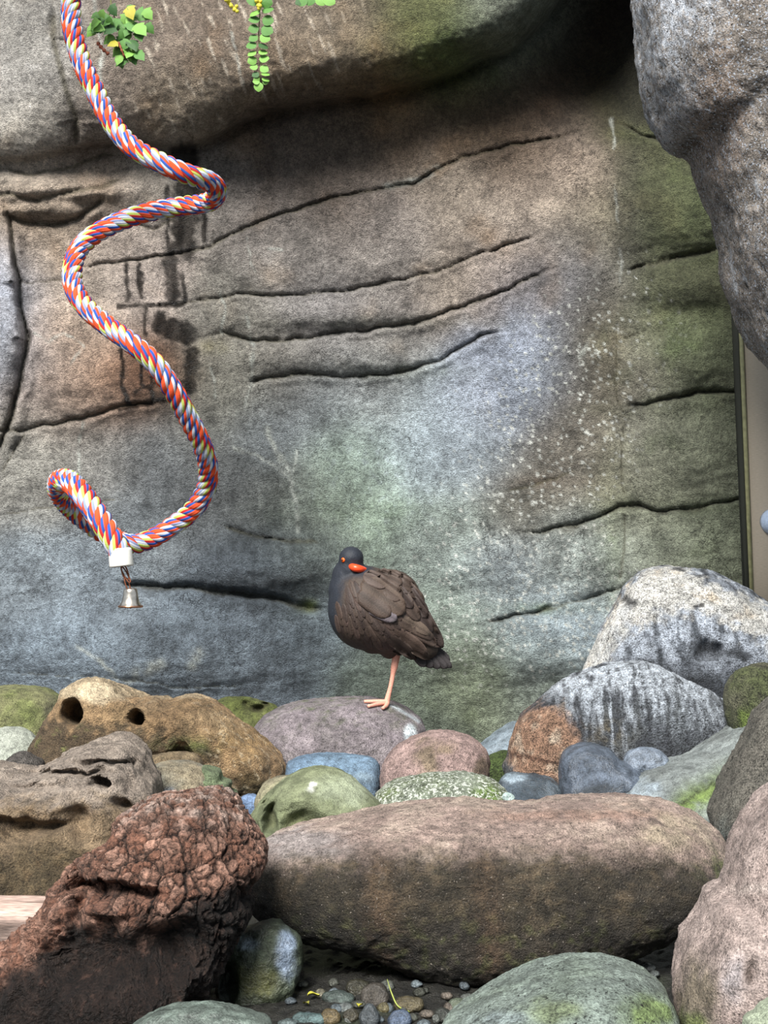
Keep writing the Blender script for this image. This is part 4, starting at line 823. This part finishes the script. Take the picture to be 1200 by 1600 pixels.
mesh_obj('dry_sprig', V, Fq, M_DRY, parent=pl, tris=tr, loc=P(170, 85, yv - .03))
V, Fq, tr = tube(spline([P(185, 66, yv - .04), P(190, 78, yv - .045), P(195, 90, yv - .04)], 12), .002 + .001 * np.sin(np.arange(12) * 2.2), 7)
mesh_obj('dry_sprig', V, Fq, M_DRY, parent=pl, tris=tr, loc=P(185, 66, yv - .04))
# hanging vine with paired round leaves
M_BUD = plain_mat('yellow_buds', '#c9bd3a', rough=.6)
def buds(parent, pts, n, y):
    for k in range(n):
        t = k / max(n - 1, 1); i = t * (len(pts) - 1); a = pts[int(i)]; b = pts[min(int(i) + 1, len(pts) - 1)]; f = i - int(i)
        c_ = P(a[0] + (b[0] - a[0]) * f + lr.uniform(-3, 3), a[1] + (b[1] - a[1]) * f + lr.uniform(-3, 3), y - lr.random() * .008)
        r = lr.uniform(.003, .0048)
        V, Fq = lathe([(.0001, r), (r * .7, r * .7), (r, 0), (r * .7, -r * .7), (.0001, -r)], 8, c_); mesh_obj('flower_bud', V, Fq[:, ::-1], M_BUD, parent=parent, loc=c_)
yv = 2.94
pl = empty('trailing_vine', P(408, -40, yv)); tag(pl, 'hanging vine with paired round green leaves and yellow buds on the overhang', 'plant')
stem(pl, [P(408, -40, yv), P(406, 20, yv - .02), P(404, 60, yv - .025), P(408, 95, yv - .025), P(404, 135, yv - .025)], .0014)
for i, (y, sz) in enumerate([(2, 26), (16, 26), (30, 26), (44, 25), (56, 24), (68, 24), (80, 22), (92, 22), (104, 18), (114, 16), (122, 15), (128, 14)]):
    xx = 405 + 3 * math.sin(y * .06)
    for s in (-1, 1):
        add_leaf(pl, P(xx + 2 * s, y, yv - .03), (s * lr.uniform(.7, 1.0), -.3, lr.uniform(-.5, .15)), sz * lr.uniform(.62, .85) / F * yv, 'round', (2 if lr.random() < .2 else (1 if y > 70 or lr.random() < .4 else 0)), lr.uniform(-.5, .5), (s * -.2, -1, lr.uniform(.1, .8)))
add_leaf(pl, P(404, 128, yv - .03), (0, -.2, -1), 15 / F * yv, 'round', 1)
stem(pl, [P(398, -40, yv), P(380, -10, yv - .02), P(368, 12, yv - .03)], .0012)
buds(pl, [(352, -2), (362, 8), (372, 16)], 16, yv - .03); buds(pl, [(400, -8), (405, 4), (404, 12)], 12, yv - .035)
pl = empty('trailing_sprig', P(492, -40, yv)); tag(pl, 'small sprig of green leaves peeking over the top of the overhang', 'plant')
stem(pl, [P(492, -40, yv), P(490, -15, yv - .02), P(486, 2, yv - .025)], .0012)
for x, y, dx, dy, sz, mi in [(480, -4, -1, .5, 20, 0), (488, -6, -.4, .8, 16, 0), (496, -6, .5, .6, 18, 1), (506, -5, .9, .5, 20, 1), (472, 0, -.9, .5, 12, 2), (512, -4, .7, .9, 14, 0)]:
    add_leaf(pl, P(x, y, yv - .03), (dx, -.2, -dy), sz / F * yv, 'round', mi)

# ================================================================ THE BIRD
YB0 = 2.955
def ell(bm, px_, py_, rx, ry, rd, ang=0, dy=0.0):
    k = YB0 / F; c = P(px_, py_, YB0) + [0, dy, 0]
    M = Matrix.Translation(Vector(c)) @ Matrix.Rotation(-math.radians(ang), 4, 'Y').inverted() @ Matrix.Diagonal((rx * k, rd * k, ry * k, 1))
    bmesh.ops.create_icosphere(bm, subdivisions=4, radius=1, matrix=M)
bm = bmesh.new()
for a in [(572, 950, 60, 66, 60, 0, 0), (600, 960, 70, 58, 62, 28, 0), (635, 980, 52, 42, 46, 40, 0), (612, 930, 46, 40, 46, 20, .012), (655, 1003, 34, 24, 32, 40, 0), (545, 925, 32, 40, 38, 0, .004), (542, 903, 24, 30, 26, 0, 0), (548, 890, 22, 24, 24, 0, -.004), (549, 872, 19.5, 18.5, 21, 0, -.008), (590, 915, 40, 26, 40, 10, .005), (608, 1012, 16, 18, 16, 0, 0), (585, 1012, 20, 10, 20, 0, 0)]: ell(bm, *a)
me = bpy.data.meshes.new('tmp_body'); bm.to_mesh(me); bm.free()
tmp = bpy.data.objects.new('tmp_body', me); COL.objects.link(tmp)
rm = tmp.modifiers.new('r', 'REMESH'); rm.mode = 'VOXEL'; rm.voxel_size = .0026
smo = tmp.modifiers.new('s', 'SMOOTH'); smo.iterations = 14; smo.factor = .5
dg = bpy.context.evaluated_depsgraph_get(); ev = tmp.evaluated_get(dg); m2 = ev.to_mesh()
Vb = np.empty(len(m2.vertices) * 3); m2.vertices.foreach_get('co', Vb); Vb = Vb.reshape(-1, 3)
Qb = np.array([list(p.vertices) for p in m2.polygons if len(p.vertices) == 4]); Tb = np.array([list(p.vertices) for p in m2.polygons if len(p.vertices) == 3])
ev.to_mesh_clear(); bpy.data.objects.remove(tmp)
bx, by = proj(Vb); kx = bx + 12 * fbm(Vb, 50, 3, 4)
cb = np.repeat(H('#40362f')[None], len(Vb), 0)
hd = np.maximum(sm(908, 895, by) * sm(592, 574, bx), sm(548, 528, kx + .10 * (by - 900)))
hd = np.maximum(hd, sm(900, 880, by + .6 * (bx - 570)) * sm(600, 580, bx))
cb = mixc(cb, H('#262a32'), hd); cb = mixc(cb, H('#1e1a1a'), .8 * sm(985, 1015, by) * sm(620, 540, bx))
fl = fbm(Vb * [1, 1, .45], 150, 3, 6); cb *= (1 + .3 * fl)[:, None]
Nb = normals(Vb, Qb, Tb if len(Tb) else None); Vb = Vb + Nb * (.0009 * fl)[:, None]
M_PLUM = plain_mat('bird_plumage', '#ffffff', rough=.62, bump=.4, scale=420, contrast=.22, attr=True, spec=.3)
foot = P(604, 1099, YB0)
bird = empty('shorebird', foot); tag(bird, 'brown-black shorebird with orange bill tucked into its back, standing on one leg', 'bird')
mesh_obj('body', Vb, Qb, M_PLUM, parent=bird, col=cb, tris=Tb, loc=foot)
bvh = BVHTree.FromPolygons(Vb.tolist(), Qb.tolist() + Tb.tolist())
def hit(x, y):
    d = Vector(P(x, y, 1.0) - np.array([0, 0, CAMZ])).normalized(); r = bvh.ray_cast(Vector((0, 0, CAMZ)), d)
    return (np.array(r[0]), np.array(r[1])) if r[0] is not None else (None, None)
def feather(parent, base, tip, width, colour, lift=.004, name='feather', bend=0.0, off=.0008, tipw=.35, yplane=None):
    """a vane lying on the body from base to tip (pixels); beyond the body it flies on in the last depth"""
    nu, nv = 14, 7; b = np.array(base, float); t = np.array(tip, float); d = t - b; ln = np.linalg.norm(d); d /= ln; n = np.array([-d[1], d[0]])
    V = np.zeros((nu, nv, 3)); C = np.zeros((nu, nv, 3)); c0 = H(colour); lastY = None
    midY = None
    for i in range(nu):
        u = i / (nu - 1)
        w = width / 2 * min(1, (u / .22 + .25)) * (1 if u < .62 else math.sqrt(max(0.0, 1 - ((u - .62) / .385) ** 2)))
        w = max(w, .4)
        cen = b + d * ln * u + n * bend * ln * (u * (1 - u)) * 2
        h, hn = hit(*cen)
        if yplane is not None: Yc = yplane
        elif h is not None and (midY is None or abs(h[1] - midY) < .02): Yc = h[1]
        else: Yc = midY + .0015 if midY is not None else YB0
        midY = Yc
        for j in range(nv):
            v = (j / (nv - 1)) * 2 - 1; q = cen + n * v * w
            h, hn = hit(*q) if yplane is None else (None, None)
            yq = h[1] if (h is not None and abs(h[1] - Yc) < .012) else Yc + .10 * abs(v) * w * YB0 / F
            V[i, j] = P(q[0], q[1], yq - off - lift * u ** 1.2 + .0009 * v * v)
            sh = .66 if abs(v) < .1 else 1.0
            C[i, j] = c0 * sh * (1 + (.28 * abs(v) ** 3)) * (1 + .18 * u)
    Vt = V.reshape(-1, 3); Fq = grid_faces(nu, nv)
    # give it thickness
    B = Vt + [0, .0009, 0]; m_ = len(Vt); V2 = np.vstack([Vt, B]); F2 = np.vstack([Fq, Fq[:, ::-1] + m_])
    bd = [i * nv for i in range(nu)] + [(nu - 1) * nv + j for j in range(1, nv)] + [i * nv + nv - 1 for i in range(nu - 2, -1, -1)] + [j for j in range(nv - 2, 0, -1)]
    F2 = np.vstack([F2, [(bd[k], bd[(k + 1) % len(bd)], bd[(k + 1) % len(bd)] + m_, bd[k] + m_) for k in range(len(bd))]])
    Cc = C.reshape(-1, 3); Cc = np.vstack([Cc, Cc])
    return mesh_obj(name, V2, F2, M_PLUM, parent=parent, col=Cc, loc=P(base[0], base[1], YB0))
fr = random.Random(11)
BR = ['#41352f', '#392f2b', '#483b36', '#322926', '#40352f']
tail = empty('tail', P(672, 1015, YB0)); tail.parent = bird; tail.location = Vector(P(672, 1015, YB0)) - Vector(foot)
for b, t, w, yo in [((655, 1005), (706, 1043), 17, .012), ((652, 1010), (699, 1044), 16, .008), ((648, 1012), (688, 1044), 16, .004), ((645, 1012), (676, 1043), 16, .0), ((642, 1012), (664, 1042), 15, -.004), ((660, 1000), (703, 1032), 14, .016)]:
    feather(tail, b, t, w, '#282425', yplane=YB0 + yo - .012, name='tail_feather')
wing = empty('wing', P(580, 950, YB0)); wing.parent = bird; wing.location = Vector(P(580, 950, YB0)) - Vector(foot)
# far wing edge along the back
farw = empty('wing', P(650, 940, YB0)); farw.parent = bird; farw.location = Vector(P(650, 940, YB0)) - Vector(foot)
for b, t, w in [((655, 945), (692, 1012), 18), ((648, 940), (688, 1006), 18), ((640, 930), (676, 990), 20), ((632, 915), (668, 965), 22), ((618, 902), (662, 945), 24), ((604, 896), (648, 922), 24), ((645, 960), (680, 1010), 18), ((640, 950), (668, 1000), 18), ((625, 925), (655, 970), 20), ((612, 910), (645, 950), 20), ((590, 893), (628, 912), 20)]:
    feather(farw, b, t, w, fr.choice(BR), lift=.005)
# long flight feathers
for b, t, w, c_ in [((600, 985), (672, 1030), 20, '#41362f'), ((596, 975), (668, 1022), 20, '#4a3d36'), ((606, 970), (690, 1011), 19, '#51443d'), ((602, 962), (680, 1000), 19, '#493d36'), ((590, 985), (650, 1030), 20, '#3c322d'), ((612, 958), (672, 992), 18, '#54483f'), ((640, 985), (692, 1012), 12, '#5b4e46')]:
    feather(wing, b, t, w, c_, lift=.007, bend=-.06)
# covert rows: direction turns from down (breast) to right-down (wing)
rows = []
for r in range(13):
    for k in range(13):
        x = 524 + k * 10.5 + (r % 2) * 5 + fr.uniform(-2, 2); y = 903 + r * 9.5 + .10 * (x - 527) + fr.uniform(-2, 2)
        if x > 650 - .2 * (y - 905): continue
        if y > 1000 or (x < 560 and y > 978) or (x > 610 and y < 925) or (y > 988 and x < 590): continue
        if x < 536 and y < 935: continue
        rows.append((x, y))
rows.sort(key=lambda p: -p[1])
for x, y in rows:
    f_ = np.clip((x - 540) / 85, 0, 1); ang = math.radians(80 - 50 * f_ + fr.uniform(-6, 6)); ln = 30 + 12 * f_
    ex, ey = x + math.cos(ang) * ln, y + math.sin(ang) * ln
    if hit(x, y)[0] is None or hit(ex, ey)[0] is None: continue
    feather(wing, (x, y), (ex, ey), 8 + 8 * f_, fr.choice(BR), lift=.0012 + .0016 * f_, off=.0006)
# broad scapulars
for b, t, w, c_ in [((566, 908), (632, 958), 40, '#43372f'), ((580, 905), (628, 935), 30, '#3f342e'), ((560, 925), (610, 962), 30, '#3e332d'), ((575, 945), (620, 968), 24, '#5a5357'), ((568, 898), (606, 914), 24, '#4a3f3a')]:
    feather(wing, b, t, w, c_, lift=.004, off=.0035)
# head details
def ray_pt(x, y): h, n = hit(x, y); return h, n
M_ORANGE = plain_mat('orange_bill', '#ee4a22', rough=.35, contrast=.08, scale=200)
h0, n0 = ray_pt(553, 886)
bl = spline([h0 + [-.006, .006, .002], h0 + [.001, -.004, -.001], h0 + [.009, -.004, -.003], h0 + [.018, .010, -.006], h0 + [.036, .036, -.012]], 24)
V, Fq, tr = tube(bl, np.interp(np.linspace(0, 1, 24), [0, .2, .5, 1], [.0060, .0084, .0072, .002]), 14)
ctr = np.repeat(bl, 14, 0); V[:len(ctr)] = ctr + (V[:len(ctr)] - ctr) * [1, 1, .88]
mesh_obj('bill', V, Fq, M_ORANGE, parent=bird, tris=tr, loc=h0)['label'] = 'bright orange bill tucked in feathers'
h1, n1_ = ray_pt(536, 875)
def disc(r, t, c_, n_, seg=20):
    V, Fq = lathe([(.0001, t), (r * .6, t * .85), (r * .9, t * .45), (r, 0), (r * .9, -t), (.0001, -t)], seg)
    q = Vector((0, 0, 1)).rotation_difference(Vector(n_)).to_matrix(); return V @ np.array(q).T + c_, Fq[:, ::-1]
V, Fq = disc(.0045, .0022, h1, n1_); eye = mesh_obj('eye', V, Fq, plain_mat('orange_eye_ring', '#f0641e', rough=.25, contrast=.05), parent=bird, loc=h1)
V, Fq = disc(.0021, .0014, h1 + n1_ * .0020, n1_); mesh_obj('pupil', V, Fq, plain_mat('eye_pupil', '#2a1510', rough=.1), parent=eye, loc=h1)
# leg and foot
M_LEG = plain_mat('pink_leg', '#d99a86', rough=.55, bump=.35, scale=380, contrast=.15)
lg = spline([P(621, 1008, YB0), P(619, 1026, YB0), P(615, 1048, YB0 - .001), P(611, 1070, YB0 - .002), P(606, 1090, YB0 - .002), P(604, 1099, YB0 - .002)], 40)
V, Fq, tr = tube(lg, np.interp(np.linspace(0, 1, 40), [0, .22, .38, .5, .75, .9, 1], [.0085, .0074, .0066, .0045, .0042, .0052, .0060]), 14)
leg = mesh_obj('leg', V, Fq, M_LEG, parent=bird, tris=tr, loc=lg[0])
for pts, r in [([(605, 1097, 0), (590, 1095.5, -.006), (578, 1095, -.010), (569, 1095, -.012)], .0052), ([(605, 1098, 0), (592, 1098, -.018), (582, 1099, -.03), (575, 1100, -.036)], .005), ([(605, 1098, -.002), (603, 1101, -.02), (598, 1103, -.035)], .005)]:
    pth = spline([P(x, y, YB0) + [0, d, 0] for x, y, d in pts], 16)
    V, Fq, tr = tube(pth, np.linspace(r, r * .6, 16), 10); mesh_obj('toe', V, Fq, M_LEG, parent=leg, tris=tr, loc=pth[0])

# ================================================================ SMALL THINGS ON THE GRAVEL
M_PEB = stone_mat('wet_pebble', rough=.35, bump=.4, grain=420, contrast=.45, mid=90)
PEB = ['#8a8f88', '#6d7064', '#7b8a92', '#97897a', '#5f6a5a', '#a39c80', '#707d86', '#55584e', '#8fa0a8']
pr_ = random.Random(21)
fixed = [(585, 1558, 24, 17, '#70685e'), (560, 1545, 18, 13, '#5f5c48'), (528, 1560, 24, 8, '#6f7f78'), (640, 1570, 22, 10, '#8c7f5c'), (625, 1592, 18, 14, '#7f94b4'), (720, 1572, 18, 8, '#9aa88c'), (485, 1592, 24, 7, '#7fa0a0'), (515, 1590, 13, 12, '#a08a5c'), (578, 1590, 14, 16, '#7c868c'), (550, 1588, 12, 10, '#6a6450'), (606, 1540, 10, 7, '#7b8076'), (540, 1575, 9, 6, '#9aa3a0'), (1010, 1512, 12, 5, '#aeb4b0'), (1022, 1522, 8, 5, '#808a88'), (985, 1520, 9, 5, '#6c7478'), (450, 1598, 14, 6, '#90a4a4'), (655, 1550, 9, 6, '#54564a'), (690, 1588, 12, 8, '#5c6058'), (745, 1566, 9, 6, '#74786c'), (600, 1575, 8, 6, '#8f8458')]
labs = iter(['rounded brown-grey pebble under the grass blade', 'olive-brown pebble in the shade of the long boulder', 'long teal-grey pebble near the mottled stone', 'flat tan pebble beside the grass blade tip', 'pale blue round pebble below the grass blade', 'pale green-grey pebble near the domed grey-green stone', 'long turquoise-grey pebble beside the tan round pebble', 'tan round pebble beside the turquoise pebble', 'upright blue-grey pebble beside the pale blue pebble', 'dark olive pebble under the yellow fallen leaf', 'small grey pebble at the tip of the grass blade', 'small whitish pebble beside the yellow fallen leaf', 'white pebble in the gap beside the pinkish-grey boulder', 'grey-green pebble behind the domed stone', 'slate pebble behind the domed stone', 'pale teal pebble beside the mottled stone', 'dark olive-grey pebble right behind the grass blade', 'dark grey pebble between flat tan pebble and domed stone', 'grey-olive pebble touching the shade of the domed stone', 'small mustard pebble beside the grass blade'])
for k in range(46):
    fixed.append((pr_.uniform(440, 780), pr_.uniform(1535, 1640), pr_.uniform(4, 10), pr_.uniform(3, 6), pr_.choice(PEB)))
for x, y, rx, ry, cc in fixed:
    Yp = CAMZ * F / (y + ry * .4 - 800)
    if Yp > 2.02: continue
    a = np.linspace(0, 2 * np.pi, 9)[:-1]; j = [pr_.uniform(.85, 1.12) for _ in a]
    ol = [(x + rx * math.cos(b) * q, y + ry * math.sin(b) * q) for b, q in zip(a, j)]
    big = rx > 11; lab = next(labs, 'small wet pebble on the dark gravel below the long boulder')
    stone('pebble', lab, ol, Yp, (rx + ry) / 2 / F * Yp * .9, M_PEB, cc, seg=40 if big else 20, rings=20 if big else 10, floorz=-1,
          rough=((40, .003), (120, .001)), cfun=lambda c, *a: c * .36, group='wet pebbles on the gravel', cat='pebble')  # colours dimmed evenly to paint in the foreground shade
M_GRASS = plain_mat('yellow_green_blade', '#8a9440', rough=.5)
gp = spline([P(640, 1581, 1.83) , P(622, 1572, 1.83), P(612, 1552, 1.84), P(605, 1530, 1.85)], 24)
V, Fq, tr = tube(gp, np.interp(np.linspace(0, 1, 24), [0, .6, 1], [.0010, .0009, .0003]), 6); V[:, 1] += 0
tag(mesh_obj('grass_blade', V, Fq, M_GRASS, tris=tr, loc=gp[0]), 'single yellow-green grass blade lying over the wet pebbles', 'grass')
for x, y, sx, rz, nm in [(490, 1562, 20, .4, 'fallen yellow-green leaf on the gravel beside the mottled stone'), (562, 1578, 17, 1.4, 'fallen yellow leaf among the wet pebbles'), (478, 1575, 15, 2.2, 'small olive fallen leaf near the mottled stone')]:
    Yp = CAMZ * F / (y - 800); n = 10; u = np.linspace(0, 1, n); w = .32 * np.sin(np.pi * np.clip(u * .96 + .02, 0, 1)) ** .8
    V = []
    for i in range(n):
        for s in (-1, -.5, 0, .5, 1): V.append(((u[i] - .5), s * w[i], .10 * abs(s) + .12 * math.sin(u[i] * 5)))
    V = np.array(V) * sx / F * Yp; c_, s_2 = math.cos(rz), math.sin(rz); V = np.stack([V[:, 0] * c_ - V[:, 1] * s_2, V[:, 0] * s_2 + V[:, 1] * c_, V[:, 2] + .006], 1)
    B = V - [0, 0, .0008]; m_ = len(V); Fq = grid_faces(n, 5); F2 = np.vstack([Fq, Fq[:, ::-1] + m_])
    loc = P(x, y, Yp); tag(mesh_obj('fallen_leaf', np.vstack([V, B]) + loc, F2, leaf_mat('fallen_leaf', '#a8a23c' if sx > 15 else '#7d7a34'), loc=loc), nm, 'leaf')
